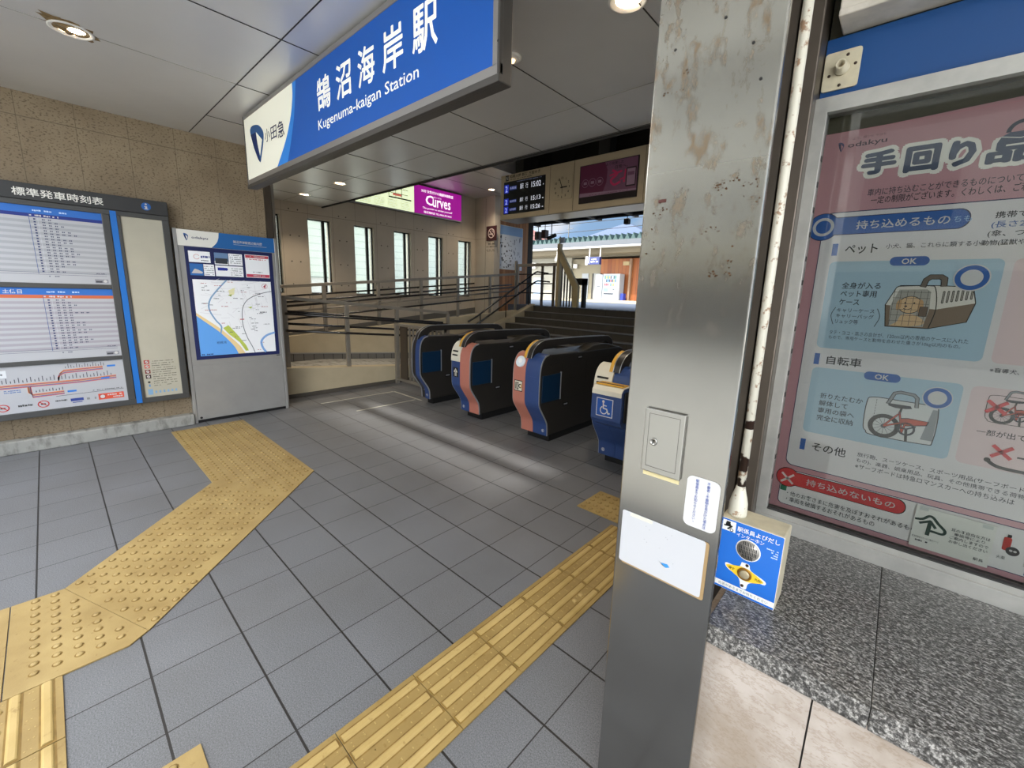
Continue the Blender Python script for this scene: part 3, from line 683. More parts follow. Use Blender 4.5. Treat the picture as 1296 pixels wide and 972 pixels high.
# ------------------------------------------------------------------ map board standing by the wall
XK = -5.40
t = thing('map_board', 'free standing grey area map board with a white and blue header', 'information board', (-5.43, 1.35, 0))
KY0, KY1 = .885, 1.808
mb = MB().m(LTGREY); mb.box(-5.463, XK-.004, KY0+.03, KY1-.03, .03, 1.985); mb.build('body', t, bev=.004)
for y in (KY0, KY1-.03): MB().m(LTGREY).box(-5.466, XK+.006, y, y+.03, .0, 1.99).build('side_post', t, bev=.004)
MB().m(LTGREY).box(XK-.004, XK+.004, KY0+.033, KY1-.033, .035, .615).build('lower_panel', t, bev=.002)
MB().m(BLACK).box(-5.46, XK-.01, KY0+.03, KY1-.03, .0, .03).build('plinth', t)
a = Art('x+', XK+.002); a.m(PAPER).box(XK-.004, XK+.002, KY0+.012, KY1-.012, 1.83, 1.985); B1, B2 = INK('#1f66ab'), INK('#f0eee6')
a.rect(KY0+.012, 1.83, KY1-.012, 1.985, B1, 1); a.poly([(KY0+.012, 1.83)] + catmull([(1.19, 1.83), (1.235, 1.88), (1.255, 1.93), (1.262, 1.985)], 6) + [(KY0+.012, 1.985)], B2, 2)
wing(a, .985, 1.915, .07, 4, INK('#14306e'), INK('#2d5f9c'), B2); a.fit('odakyu', 1.03, 1.898, 1.165, 1.928, NAVY, 5, .02)
a.fit('鵠沼海岸駅周辺案内図', 1.385, 1.895, 1.655, 1.925, PAPER, 5, .01); a.rect(1.385, 1.88, 1.70, 1.883, PAPER, 5); a.build('header', t)
a = Art('x+', XK-.003); a.m(NAVY).box(XK-.004, XK-.003, .962, 1.752, .675, 1.826)
LIT = .10
WP = INK('#eef0f4', LIT)
for q in ((.99, 1.675, 1.17, 1.785), (.99, 1.545, 1.10, 1.66), (1.205, 1.665, 1.325, 1.785), (1.33, 1.665, 1.455, 1.785), (1.205, 1.545, 1.455, 1.655), (1.105, 1.545, 1.195, 1.66), (1.48, 1.545, 1.713, 1.79)): a.rect(*q, WP, 1)
a.ringd(1.055, 1.73, .025, .004, INK('#d8908a'), 2, a0=20, a1=340); a.scribble(1.09, 1.72, 1.165, 1.745, INK('#3a4a90'), 2, 51); a.scribble(1.09, 1.69, 1.16, 1.70, INK('#555a66'), 2, 52)
a.rect(.99, 1.545, 1.10, 1.66, INK('#2f6fb8'), 2); a.poly([(1.0, 1.565), (1.03, 1.61), (1.06, 1.60), (1.095, 1.58), (1.09, 1.565)], PAPER, 3); a.rect(1.205, 1.70, 1.325, 1.785, INK('#6f8fb8'), 2); a.rect(1.21, 1.675, 1.32, 1.73, INK('#3a3f48'), 3)
a.rect(1.225, 1.605, 1.29, 1.635, INK('#2438a0'), 2); a.disc(1.30, 1.62, .015, INK('#2438a0'), 2)
for i in range(5): a.scribble(1.34, 1.685+i*.02, 1.445, 1.693+i*.02, INK('#555a66'), 2, 60+i); a.scribble(1.11, 1.555+i*.02, 1.19, 1.562+i*.02, INK('#555a66'), 2, 70+i)
for i in range(4): a.scribble(1.34, 1.56+i*.022, 1.445, 1.568+i*.022, INK('#555a66'), 2, 80+i)
a.rect(1.485, 1.755, 1.71, 1.785, INK('#c84a58'), 2); a.rect(1.485, 1.55, 1.71, 1.582, INK('#d0405c'), 2); a.scribble(1.50, 1.735, 1.69, 1.747, INK('#c84a58'), 2, 91); a.scribble(1.53, 1.765, 1.68, 1.777, PAPER, 3, 92); a.scribble(1.55, 1.56, 1.67, 1.573, PAPER, 3, 93); a.scribble(1.55, 1.60, 1.64, 1.61, INK('#555a66'), 3, 94)
# the street map
m0, m1, n0, n1 = 1.0, 1.715, .713, 1.505
a.rect(m0, n0, m1, n1, WP, 1)
coast = catmull([(m0, 1.165), (1.09, 1.09), (1.19, 1.0), (1.28, .90), (1.36, .80), (1.405, n0)], 6)
a.poly([(m0, n0), (1.405, n0)] + coast[::-1], INK('#e8cf9a', LIT), 2)
coast2 = catmull([(m0, 1.135), (1.09, 1.05), (1.18, .965), (1.25, .88), (1.31, .79), (1.34, n0)], 6)
a.poly([(m0, n0), (1.34, n0)] + coast2[::-1], INK('#5f9fe6', LIT), 3)
a.poly([(1.22, 1.0), (1.27, 1.03), (1.34, .93), (1.42, .80), (1.44, .74), (1.41, .74), (1.36, .84), (1.27, .93)], INK('#b9c65a', LIT), 4)
a.poly([(1.30, 1.40), (1.36, 1.43), (1.35, 1.36), (1.31, 1.34)], INK('#e6e3b4', LIT), 2); a.poly([(1.29, 1.35), (1.33, 1.36), (1.32, 1.335)], INK('#8fa04a', LIT), 3); a.poly([(1.47, 1.22), (1.51, 1.23), (1.50, 1.205)], INK('#a6b84a', LIT), 3)
a.line(catmull([(1.29, n1), (1.20, 1.40), (1.13, 1.30), (1.115, 1.20), (1.16, 1.09), (1.205, 1.02), (1.195, .95)], 5), .014, INK('#7fa2c4', LIT), 4)
a.line(catmull([(m1, 1.40), (1.60, 1.37), (1.48, 1.31), (1.42, 1.22), (1.405, 1.10), (1.41, 1.0), (1.44, .88), (1.48, .78), (1.50, n0)], 5), .007, INK('#6a6f78', LIT), 4)
a.line(catmull([(m1, .93), (1.63, .90), (1.575, .84), (1.58, .77), (1.61, n0)], 5), .022, INK('#7fa8dc', LIT), 4)
R = random.Random(4)
for i in range(70):
    y, z = R.uniform(m0+.02, m1-.09), R.uniform(n0+.02, n1-.02)
    if z > 1.28-(y-1.0)*1.3: a.scribble(y, z, y+R.uniform(.02, .07), z+.008, INK(R.choice(('#4a4f5c', '#4a4f5c', '#b05a5a'))), 6, i)
for i in range(26):
    y, z = R.uniform(m0, m1-.2), R.uniform(1.1, n1); a.line([(y, z), (min(m1, y+R.uniform(.05, .2)), z+R.uniform(-.06, .06))], .003, INK('#d4d4da', LIT), 2)
    y, z = R.uniform(1.25, m1), R.uniform(.95, n1-.1); a.line([(y, z), (y+R.uniform(-.03, .0), z+R.uniform(.04, .1))], .003, INK('#d4d4da', LIT), 2)
a.poly([(1.635, 1.45), (1.665, 1.48), (1.655, 1.43)], INK('#b03a50'), 5); a.ringd(1.65, 1.455, .028, .003, INK('#c04a5c'), 5)
a.text('相模湾', 1.15, .835, .03, INK('#2a4a80'), 5); a.line([(1.385, 1.09), (1.42, 1.09)], .01, INK('#c84a48'), 5); a.scribble(1.01, .72, 1.11, .735, INK('#2a4a80'), 5, 99)
a.build('map_sheet', t)
a = Art('x+', XK+.0045); a.disc(.945, .055, .012, BLACK, 1); a.build('lock', t); a = Art('x+', XK+.0045); a.rect(1.715, .66, 1.755, .668, BLACK, 1); a.build('latch', t)

# ------------------------------------------------------------------ advert light box high on the ramp wall
XA = -8.2
t = thing('advert_lightbox', 'lit advertising box with magenta and pale green halves above the ramp windows', 'advertising sign', (-8.25, 5.5, 3.10))
MB().m(DKSTEEL).box(-8.3, XA-.004, 4.10, 6.88, 3.09, 3.72).build('case', t, bev=.005)
MB().m(LTGREY).box(XA-.004, XA+.012, 4.10, 6.88, 3.085, 3.115).build('lower_rail', t)
MB().m(LTGREY).box(XA-.004, XA+.010, 6.845, 6.88, 3.115, 3.72).build('end_rail', t)
a = Art('x+', XA); PG, MG, LW = INK('#e6f2c8', .75), INK('#b012a0', .45), INK('#fbeef8', .9)
a.rect(4.2, 3.115, 5.53, 3.70, PG, 1)
for y in (4.92, 5.08, 5.22): a.rect(y, 3.36, y+.012, 3.68, INK('#4a4f4a'), 2)
for z in (3.42, 3.52, 3.60): a.rect(4.9, z, 5.38, z+.01, INK('#4a4f4a'), 2)
a.rect(5.02, 3.38, 5.22, 3.42, INK('#e87a6a', .4), 3)
a.rect(4.30, 3.385, 4.80, 3.41, INK('#2c302c'), 3); a.rect(4.92, 3.325, 5.46, 3.352, INK('#2c302c'), 3)
for i in range(5):
    for j in range(4): a.scribble(4.3+j*.3, 3.15+i*.032, 4.52+j*.3, 3.16+i*.032, INK('#9aa588'), 2, 200+i*9+j)
a.build('map_panel', t)
a = Art('x+', XA); a.rect(5.53, 3.115, 6.845, 3.70, MG, 1)
a.fit('30分 女性だけの健康体操教室', 5.72, 3.575, 6.60, 3.64, LW, 3, .03); a.fit('カーブス', 6.05, 3.50, 6.26, 3.535, LW, 3, .01)
a.text('C', 5.83, 3.335, .28, LW, 3, .02, w=.21); a.fit('urves', 6.02, 3.31, 6.52, 3.475, LW, 3, .02)
a.fit('The power to amaze yourself', 5.75, 3.225, 6.57, 3.275, LW, 3, .015); a.fit('鵠沼海岸店 TEL.0466-30-3015', 5.78, 3.145, 6.55, 3.195, LW, 3, .02)
a.build('advert_panel', t)

# ------------------------------------------------------------------ no smoking sign
a = Art('y-', 7.398); DR = INK('#3a1518')
a.m(DR).box(-7.895, -7.535, 7.39, 7.398, 2.70, 3.045); a.c = 7.389
a.ringd(-7.715, 2.875, .115, .022, INK('#d9c8c0'), 2); a.line([(-7.795, 2.955), (-7.635, 2.795)], .022, INK('#d9c8c0'), 2); a.rect(-7.79, 2.845, -7.66, 2.868, INK('#d9c8c0'), 1); a.line(catmull([(-7.655, 2.88), (-7.64, 2.91), (-7.69, 2.925), (-7.68, 2.955)], 4), .012, INK('#d9c8c0'), 1)
o = a.build('no_smoking_sign'); tag(o, 'dark red square no smoking sign on the cream return wall', 'sign')
a = Art('y-', 7.3985); a.fit('禁 煙', -7.84, 2.605, -7.60, 2.655, BLACK, 1, .02); a.fit('NO SMOKING', -7.89, 2.545, -7.53, 2.58, BLACK, 1, .01); a.scribble(-7.89, 2.475, -7.56, 2.495, INK('#4a4640'), 1, 3); a.scribble(-7.86, 2.445, -7.60, 2.463, INK('#4a4640'), 1, 4)
o = a.build('wall_lettering'); tag(o, 'black lettering on the wall below the no smoking sign', 'lettering')
# local map on the timber wall
a = Art('x+', -7.715); a.m(INK('#dfe3ea')).box(-7.7195, -7.700, 7.66, 8.52, 2.05, 3.12); a.c = -7.6995
a.rect(7.67, 2.90, 8.51, 3.11, INK('#8fb4e0'), 1); R = random.Random(9)
for i in range(46):
    y, z = R.uniform(7.68, 8.1), R.uniform(2.08, 2.84); a.rect(y, z, y+R.uniform(.02, .07), z+R.uniform(.01, .05), INK(R.choice(('#2f3238', '#565a60', '#8d9096'))), 2)
for i in range(26):
    y, z = R.uniform(8.1, 8.48), R.uniform(2.08, 2.84); a.rect(y, z, y+.012, z+R.uniform(.03, .12), INK('#4a5570'), 2)
o = a.build('local_map_board'); tag(o, 'pale local map board with a blue top band on the timber wall', 'notice board')

# ------------------------------------------------------------------ display board housing with display, clock, screen
HC = mat('housing_cream', '#b9aa90', .5, 0, .4, .04)
mb = MB().m(HC); mb.box(-6.02, -.425, 6.0, 6.5, 2.84, 3.63)
o = struct(mb, 'display_housing', bev=.006)
MB().m(mat('housing_underside', '#8d8b86', .3, .6)).box(-6.02, -.43, 6.01, 6.49, 2.83, 2.84).build('underside', o)
mb = MB().m(SEAM); mb.box(-4.832, -4.828, 5.998, 6.001, 2.85, 3.62); mb.box(-4.331, -4.325, 5.998, 6.001, 2.85, 3.62); mb.box(-3.075, -3.07, 5.998, 6.001, 2.85, 3.62); mb.build('joint', o)
for x in (-5.75, -3.95): MB().m(DARK).box(x, x+.2, 6.1, 6.3, 3.63, 4.2).build('hanger', o)
struct(MB().m(mat('recess_dark', '#24221f', .15)).box(-6.02, -.42, 6.52, 6.54, 3.5, 4.2), 'trim_recess')  # dark sheet stands in for the dark recess above the housing
a = Art('y-', 5.9985); a.rect(-5.90, 3.52, -5.82, 3.615, INK('#222020'), 1); a.fit('N', -5.885, 3.535, -5.835, 3.60, PAPER, 3, .02); a.fit('相模大野 新宿 方面ゆき', -5.79, 3.555, -5.06, 3.612, INK('#2a2622'), 1, .012); a.scribble(-5.79, 3.525, -5.25, 3.54, INK('#4a4238'), 1, 8); a.build('lettering', o)
t = thing('departure_display', 'black departure display with blue and white rows in the cream housing', 'departure board', (-5.42, 5.99, 2.925))
MB().m(mat('display_black', '#0d0f16', .3)).box(-5.93, -4.93, 5.985, 6.0, 2.925, 3.50).build('screen', t, bev=.003)
a = Art('y-', 5.9845); BL, WL = INK('#2436b8', .35), INK('#c8ccd8', .55)
for z, h, tm in ((3.30, .15, '15:02'), (3.085, .12, '15:13'), (2.94, .12, '15:26')):
    a.rect(-5.915, z, -5.80, z+h, BL, 1); a.fit('2', -5.885, z+.02, -5.83, z+h-.02, INK('#aab8ff', .6), 2, .01)
    a.rect(-5.775, z+h*.3, -5.60, z+h*.75, INK('#2a3c88', .25), 1); a.fit('各停新宿', -5.765, z+h*.38, -5.61, z+h*.67, INK('#b8c0ea', .3), 2)
    a.fit('藤沢', -5.51, z+h*.25, -5.43, z+h*.85, WL, 2, .02); a.fit('行', -5.38, z+h*.25, -5.32, z+h*.85, WL, 2); a.fit(tm, -5.24, z+h*.22, -5.02, z+h*.85, WL, 2, .012); a.scribble(-5.01, z+h*.25, -4.955, z+h*.45, WL, 2, 2)
a.scribble(-5.6, 3.47, -5.0, 3.483, INK('#8088a8', .2), 2, 7); a.build('lettering', t)
t = thing('wall_clock', 'square beige wall clock beside the departure display', 'clock', (-4.555, 5.99, 3.235))
a = Art('y-', 5.984); CB = INK('#b6a88e'); a.m(CB); 
pts = []
for cx, cy, a0 in ((-4.375, 3.08, -90), (-4.375, 3.40, 0), (-4.735, 3.40, 90), (-4.735, 3.08, 180)):
    for i in range(5): q = math.radians(a0+90*i/4); pts.append((cx+.03*math.cos(q), cy+.03*math.sin(q)))
MB().m(CB).prism(pts, 'y', 5.985, 6.0).build('clock_case', t, bev=.004)
a.ringd(-4.555, 3.24, .001, .001, BLACK)
for h in range(1, 13):
    q = math.radians(90-30*h); a.text(str(h), -4.555+.150*math.cos(q), 3.222+.150*math.sin(q), .05, INK('#1e1b18'), 2, .02, align='c')
a.build('numerals', t)
a = Art('y-', 5.983); a.line([(-4.555, 3.24), (-4.615, 3.385)], .014, INK('#1e1b18'), 3); a.build('minute_hand', t)
a = Art('y-', 5.983); a.line([(-4.585, 3.24), (-4.455, 3.243)], .02, INK('#1e1b18'), 4); a.line([(-4.555, 3.25), (-4.55, 3.14)], .007, INK('#1e1b18'), 4); a.disc(-4.555, 3.24, .016, INK('#1e1b18'), 4); a.build('hour_hand', t)
t = thing('advert_screen', 'wide video screen showing a dim pink advert in the cream housing', 'screen', (-3.69, 5.99, 2.93))
MB().m(mat('screen_bezel', '#201a1c', .3)).box(-4.205, -3.17, 5.985, 6.0, 2.935, 3.51).build('bezel', t, bev=.003)
a = Art('y-', 5.9845); PK, PL, WT = INK('#4a1430', .12), INK('#5c3a4e', .12), INK('#7a6070', .12)
a.rect(-4.19, 3.03, -3.185, 3.50, PL, 1); a.poly([(-4.19, 3.03), (-3.76, 3.06), (-3.70, 3.2), (-3.69, 3.38), (-3.74, 3.50), (-4.19, 3.50)], PK, 2)
a.poly([(-4.19, 3.03), (-3.185, 3.03), (-3.185, 3.055), (-4.19, 3.09)], WT, 3)
for x in (-4.09, -3.955, -3.82): a.ringd(x, 3.235, .062, .006, WT, 4); a.rect(x-.03, 3.215, x+.03, 3.255, WT, 4)
a.line(catmull([(-3.60, 3.36), (-3.52, 3.30), (-3.62, 3.22), (-3.56, 3.15), (-3.46, 3.18)], 5), .032, INK('#8a1c40', .2), 4); a.line([(-3.64, 3.29), (-3.44, 3.33)], .026, INK('#8a1c40', .2), 4); a.line(catmull([(-3.46, 3.21), (-3.40, 3.225), (-3.40, 3.17)], 4), .02, INK('#8a1c40', .2), 4); a.line([(-3.375, 3.34), (-3.39, 3.22)], .025, INK('#8a1c40', .2), 4); a.disc(-3.39, 3.18, .014, INK('#8a1c40', .2), 4)
a.fit('より充実した', -3.72, 3.44, -3.42, 3.485, INK('#20101a'), 5, .02); a.fit('日常へ。', -3.56, 3.375, -3.35, 3.425, INK('#20101a'), 5, .02)
a.rr(-3.365, 3.095, -3.20, 3.365, .015, INK('#20101a'), 5); a.rect(-3.35, 3.115, -3.215, 3.345, WT, 6); a.rect(-3.34, 3.25, -3.23, 3.30, PL, 7)
a.scribble(-4.0, 3.04, -3.3, 3.05, INK('#5a2a40'), 5, 3); a.build('picture', t)

# ------------------------------------------------------------------ railings
def nrail(y): return 1.345-.088*(y-1.98)
t = thing('ramp_railing', 'near steel ramp railing on the low beige curb, falling towards the gates', 'railing', (-5.93, 3.0, .25))
mb = MB().m(RAILST); mb.prism([(1.98, nrail(1.98)-.045), (4.66, nrail(4.66)-.045), (4.66, nrail(4.66)), (1.98, nrail(1.98))], 'x', -5.955, -5.905); mb.build('top_rail', t, bev=.004)
for y, z0 in ((1.99, .40), (2.81, .335), (3.62, .265), (4.63, 0)): MB().m(RAILST).box(-5.95, -5.91, y, y+.055, z0, nrail(y+.03)-.04).build('post', t, bev=.003)
for dz, x in ((.20, -6.0), (.225, -5.87), (.36, -6.0), (.445, -5.87)):
    mb = MB().m(BLKRAIL); mb.tube([(x, 2.0, nrail(2.0)-dz), (x, 4.6, nrail(4.6)-dz)], .017)
    mb.build('handrail', t)
for y in (2.835, 3.645):
    for dz, x in ((.20, -6.0), (.225, -5.87), (.36, -6.0), (.445, -5.87)): MB().m(RAILST).tube([(-5.93, y, nrail(y)-dz-.06), (x, y, nrail(y)-dz-.05), (x, y, nrail(y)-dz)], .006, 6).build('bracket', t)
def frail(y): return 1.476+.088*(y-2.36)
def fbase(y): return .69+.0698*(y-2.3)
t = thing('ramp_railing', 'far steel railing along the upper ramp, rising towards the platform', 'railing', (-7.04, 5, .8))
mb = MB().m(RAILST); mb.prism([(2.0, frail(2.0)-.05), (7.6, frail(7.6)-.05), (7.6, frail(7.6)), (2.0, frail(2.0))], 'x', -7.065, -7.015); mb.build('top_rail', t, bev=.004)
for y in (2.98, 3.94, 4.85, 5.77, 6.70, 7.56): MB().m(RAILST).box(-7.06, -7.02, y, y+.055, fbase(y)-.02, frail(y)-.04 if y < 7.5 else 2.22).build('post', t, bev=.003)
for dz, x in ((.27, -7.14), (.32, -6.96), (.42, -7.14), (.52, -6.96)):
    MB().m(BLKRAIL if dz != .42 else RAILST).tube([(x, 2.0, frail(2.0)-dz), (x, 7.55, frail(7.55)-dz)], .017).build('handrail', t)
for y in (3.0, 3.97, 4.88, 5.8, 6.73):
    for dz, x in ((.27, -7.14), (.32, -6.96), (.42, -7.14), (.52, -6.96)): MB().m(RAILST).tube([(-7.04, y, frail(y)-dz-.06), (x, y, frail(y)-dz-.05), (x, y, frail(y)-dz)], .006, 6).build('bracket', t)
t = thing('wall_handrail', 'pair of dark handrails fixed to the wall under the windows', 'handrail', (-8.25, 4.7, 1.3))
for dz in (.22, .40): MB().m(BLKRAIL).tube([(-8.22, 2.0, frail(2.0)-dz-.02), (-8.22, 7.3, frail(7.3)-dz-.02)], .018).build('rail', t)
for i in range(6):
    y = 2.3+i*.95
    for dz in (.22, .40): MB().m(RAILST).tube([(-8.3, y, frail(y)-dz-.09), (-8.22, y, frail(y)-dz-.09), (-8.22, y, frail(y)-dz-.03)], .007, 6).build('bracket', t)
t = thing('stair_handrail', 'two black handrails climbing the beige stair curb to the platform', 'handrail', (-6.88, 7, .8))
for pts in ([(-6.88, 5.95, .83), (-6.88, 6.2, .94), (-6.88, 8.12, 1.98), (-6.86, 8.18, 2.0), (-6.55, 8.22, 1.96)], [(-6.86, 6.05, .70), (-6.86, 8.10, 1.75), (-6.84, 8.18, 1.78), (-6.5, 8.22, 1.76)]): MB().m(BLKRAIL).tube(pts, .019).build('rail', t)
for y in (6.3, 7.1, 7.9): MB().m(BLKRAIL).tube([(-6.88, y, .36+.359*(y-5.6)), (-6.88, y, .94+.535*(y-6.2))], .012, 8).build('bracket', t)
t = thing('platform_railing', 'square steel railing at the head of the stairs', 'railing', (-7.0, 8.3, 1.17))
mb = MB().m(RAILST); mb.box(-7.66, -6.38, 8.28, 8.34, 2.14, 2.21); mb.build('top_rail', t, bev=.004)
for x in (-7.64, -6.81, -6.44): MB().m(RAILST if x < -7 else DKSTEEL).box(x-.03, x+.03, 8.29, 8.33, 1.17, 2.15).build('post', t)
for z in (1.48, 1.72, 1.95): MB().m(BLKRAIL).tube([(-7.6, 8.31, z), (-6.42, 8.31, z)], .014, 8).build('bar', t)
t = thing('gangway_rail', 'beige sloping rail with upright bars at the platform edge of the stairs', 'railing', (-6.0, 8.34, 1.17))
GP = mat('rail_beige', '#b0a078', .5)
MB().m(GP).prism([(-6.35, 2.62), (-6.35, 2.36), (-5.88, 1.62), (-5.86, 1.17), (-5.72, 1.17), (-5.72, 1.66)], 'y', 8.31, 8.39).build('sloping_beam', t, bev=.006)
MB().m(GP).box(-6.37, -6.29, 8.3, 8.4, 1.17, 2.66).build('post', t)
for i in range(5):
    x = -6.24+i*.085; MB().m(DKSTEEL).box(x, x+.022, 8.33, 8.37, 1.18, 2.42-(i+1)*.132).build('baluster', t)
t = thing('platform_sign_plate', 'small pale blue glass plate on top of the beige rail post', 'sign plate', (-6.25, 8.35, 2.5))
MB().m(INK('#a9c0d8')).box(-6.31, -6.18, 8.315, 8.335, 2.67, 2.80).build('plate', t); MB().m(GP).box(-6.33, -6.305, 8.315, 8.335, 2.655, 2.82).build('bracket', t)
t = thing('platform_bollard', 'dark bollard box beside the beige sloping rail', 'bollard', (-5.7, 8.55, 1.17))
MB().m(DARK).box(-5.74, -5.66, 8.5, 8.6, 1.17, 1.84).build('post', t); MB().m(DARK).box(-5.95, -5.66, 8.5, 8.62, 1.70, 1.86).build('box', t)
# grille fence between ramp curb and first gate
t = thing('grille_fence', 'low steel grille fence between the ramp curb and the first gate', 'fence', (-5.2, 3.72, 0))
mb = MB().m(RAILST); mb.box(-5.80, -4.572, 3.53, 3.57, .915, .95); mb.build('top_rail', t); MB().m(RAILST).box(-5.80, -4.572, 3.53, 3.57, .06, .095).build('bottom_rail', t)
for x in (-5.815, -4.622): MB().m(RAILST).box(x, x+.05, 3.525, 3.575, 0, .95).build('post', t)
MB().m(DKSTEEL).box(-5.68, -5.50, 3.54, 3.56, .10, .91).build('plate', t)
for i in range(9): x = -5.44+i*.095; MB().m(RAILST).box(x, x+.014, 3.535, 3.565, .10, .91).build('bar', t)

# ------------------------------------------------------------------ ticket gates
GB = mat('gate_black', '#302d2a', .38, .2, .5, .1, 3); GT = mat('gate_top', '#4a463f', .35, .3, .5, .12, 5)
GPK = mat('gate_salmon', '#b67363', .45, 0, .5, .05); GBL = mat('gate_blue', '#2b4478', .42, 0, .5, .06); GW = mat('gate_white', '#dcd8c8', .45); GE = mat('gate_edge', '#b9bcc2', .3, .6)
FL = mat('flap_navy', '#0e2a44', .3); GY = mat('gate_yellow', '#d9a63c', .45)
FRONT = catmull([(3.16, .082), (3.155, .17), (3.135, .235), (3.06, .345), (3.022, .41), (3.014, .48), (3.014, .66), (3.02, .76), (3.042, .835), (3.085, .883), (3.14, .90)], 4)
def offs(P, d):
    out = []
    for i, p in enumerate(P):
        a, b = P[max(i-1, 0)], P[min(i+1, len(P)-1)]; L = math.hypot(b[0]-a[0], b[1]-a[1]); out.append((p[0]-(b[1]-a[1])/L*d, p[1]+(b[0]-a[0])/L*d))
    return out
def front_y(z):
    for (y0, z0), (y1, z1) in zip(FRONT, FRONT[1:]):
        if z0 <= z <= z1: return y0+(y1-y0)*(z-z0)/(z1-z0)
    return FRONT[0][0]
def gate(name, label, xr, w, left, right, feats):
    xl = xr-w; xm = xl+w*.47
    t = thing('ticket_gate', label, 'ticket gate', ((xl+xr)/2, 3.8, 0), 'row of automatic ticket gates')
    rear = [(4.58, .86), (4.585, .78), (4.585, .50), (4.55, .40), (4.46, .25), (4.455, .082)]
    prof = [FRONT[0]] + FRONT[1:] + [(3.6, .885), (4.5, .882)] + rear
    MB().m(GB).prism(prof, 'x', xl+.004, xr-.004).build('body', t, bev=.006)
    MB().m(BLACK).box(xl+.03, xr-.03, 3.225, 4.42, 0, .084).build('plinth', t, bev=.004)
    hump = catmull([(3.66, .882), (3.80, .90), (3.93, .935), (4.10, .945), (4.26, .935), (4.42, .90), (4.52, .884)], 4)
    MB().m(GT).prism(hump + [(4.5, .86), (3.68, .86)], 'x', xm+.035 if w > .2 else xl+.05, xr-.012).build('top_hump', t, bev=.006)
    MB().m(GT).box(xl+.012, xr-.012, 3.16, 3.64, .884, .893).build('top_plate', t, bev=.003)
    iu = next(i for i, p in enumerate(FRONT) if p[1] > .70)
    for a, b, m_, nm in ((xl, xm, left, 'left_panel'), (xm, xr, right, 'right_panel')):
        if m_ is None: continue
        lo, hi = FRONT[:iu], FRONT[iu-1:]
        if m_ == 'slot':
            MB().m(GBL).prism(lo + offs(lo, .008)[::-1], 'x', a+.001, b-.001).build(nm, t)
            MB().m(GW).prism(hi + offs(hi, .022)[::-1], 'x', a+.001, b-.001).build('ticket_slot', t, bev=.006)
            sl = MB().m(BLACK); i = len(hi)//2
            for k in (3, 5):
                q = offs(hi, .024)[iu-iu+k]; sl.box(a+.03, b-.035, q[0]-.004, q[0]+.03, q[1]-.008, q[1]+.008)
            sl.build('slot_opening', t)
        else:
            MB().m(m_).prism(lo + offs(lo, .008)[::-1], 'x', a+.001, b-.001).build(nm, t)
            MB().m(m_).prism([(y, z+.0035) if i == 0 else (y, z) for i, (y, z) in enumerate(hi)] + offs(hi, .008)[::-1], 'x', a+.001, b-.001).build(nm.replace('panel', 'cover'), t)
    e = MB().m(GE)
    for x in (xl, xr-.004): e.prism(offs(FRONT, .0085) + offs(FRONT, -.006)[::-1], 'x', x, x+.004)
    e.build('edge_trim', t)
    # side flap door and its bright edge, seams, handle recesses
    MB().m(FL).box(xr-.004, xr+.006, 3.045, 3.33, .44, .705).build('flap', t, bev=.003)
    MB().m(GE).box(xr-.003, xr+.008, 3.333, 3.343, .435, .715).build('flap_edge', t)
    sm = MB().m(BLACK)
    for q in ((3.40, 4.57, .800, .803), (3.40, 4.57, .425, .428), (3.03, 3.40, .425, .428), (3.36, 3.364, .43, .80), (3.36, 3.8, .63, .633), (3.8, 3.803, .43, .80)): sm.box(xr-.005, xr-.0032, *q)
    for i in range(4): sm.box(xr-.005, xr-.0032, 3.16, 3.32, .80+.014*i, .804+.014*i)
    sm.build('panel_seam', t)
    for y, z in ((3.62, .835), (3.40, .365)): MB().m(BLACK).box(xr-.006, xr-.0030, y, y+.10, z-.022, z+.022).m(GE).box(xr-.005, xr-.001, y+.02, y+.08, z-.006, z+.006).build('handle', t)
    # arched hand rail
    out = catmull([(3.03, .86), (3.06, .93), (3.12, .985), (3.20, 1.015), (3.30, 1.026), (3.8, 1.022), (4.38, 1.008), (4.47, .99), (4.54, .95), (4.565, .87)], 4)
    inn = catmull([(3.17, .875), (3.18, .90), (3.20, .925), (3.24, .95), (3.30, .958), (3.8, .955), (4.36, .945), (4.42, .935), (4.45, .915), (4.46, .875)], 4)
    rx = xm-.012 if w > .2 else xl+.04; rl = MB().m(GB)
    for i in range(len(out)-1): rl.prism([out[i], out[i+1], inn[i+1], inn[i]], 'x', rx, rx+.062)
    rl.build('hand_rail', t)
    tp = MB().m(GE)
    for o_ in (rx-.001, rx+.058):
        q = out[:]; qq = offs(q, .003)
        for i in range(len(q)-1): tp.prism([q[i], q[i+1], qq[i+1], qq[i]], 'x', o_, o_+.005)
    tp.build('rail_trim', t)
    if left is not None:
        yq = out[:14]; yi = offs(yq, .004); ys_ = MB().m(GY)
        for i in range(len(yq)-1): ys_.prism([yq[i], yq[i+1], yi[i+1], yi[i]], 'x', rx-.032, rx-.002)
        ys_.m(GB)
        for i in range(len(yq)-1): ys_.prism([yq[i], yq[i+1], inn[i+1] if i+1 < len(inn) else inn[-1], inn[i]], 'x', rx-.031, rx-.003)
        ys_.build('yellow_strip', t)
    a = Art('y-', 0)
    def on(z): a.c = front_y(z)-.0085
    if 'ic' in feats:
        x, z = xl+.075, .575; on(.575); a.c -= .001
        a.rect(x-.05, z-.055, x+.055, z+.055, BLACK, 1); a.rect(x-.044, z-.047, x+.049, z+.047, GW, 2); a.rect(x-.036, z-.036, x-.022, z+.036, BLACK, 3); a.rr(x-.015, z-.04, x+.006, z+.036, .006, BLACK, 3); a.rect(x-.008, z-.028, x-.001, z+.025, GW, 4); a.ringd(x+.028, z, .022, .010, BLACK, 3, a0=60, a1=300); a.rect(x+.036, z-.02, x+.046, z+.02, GY, 3)
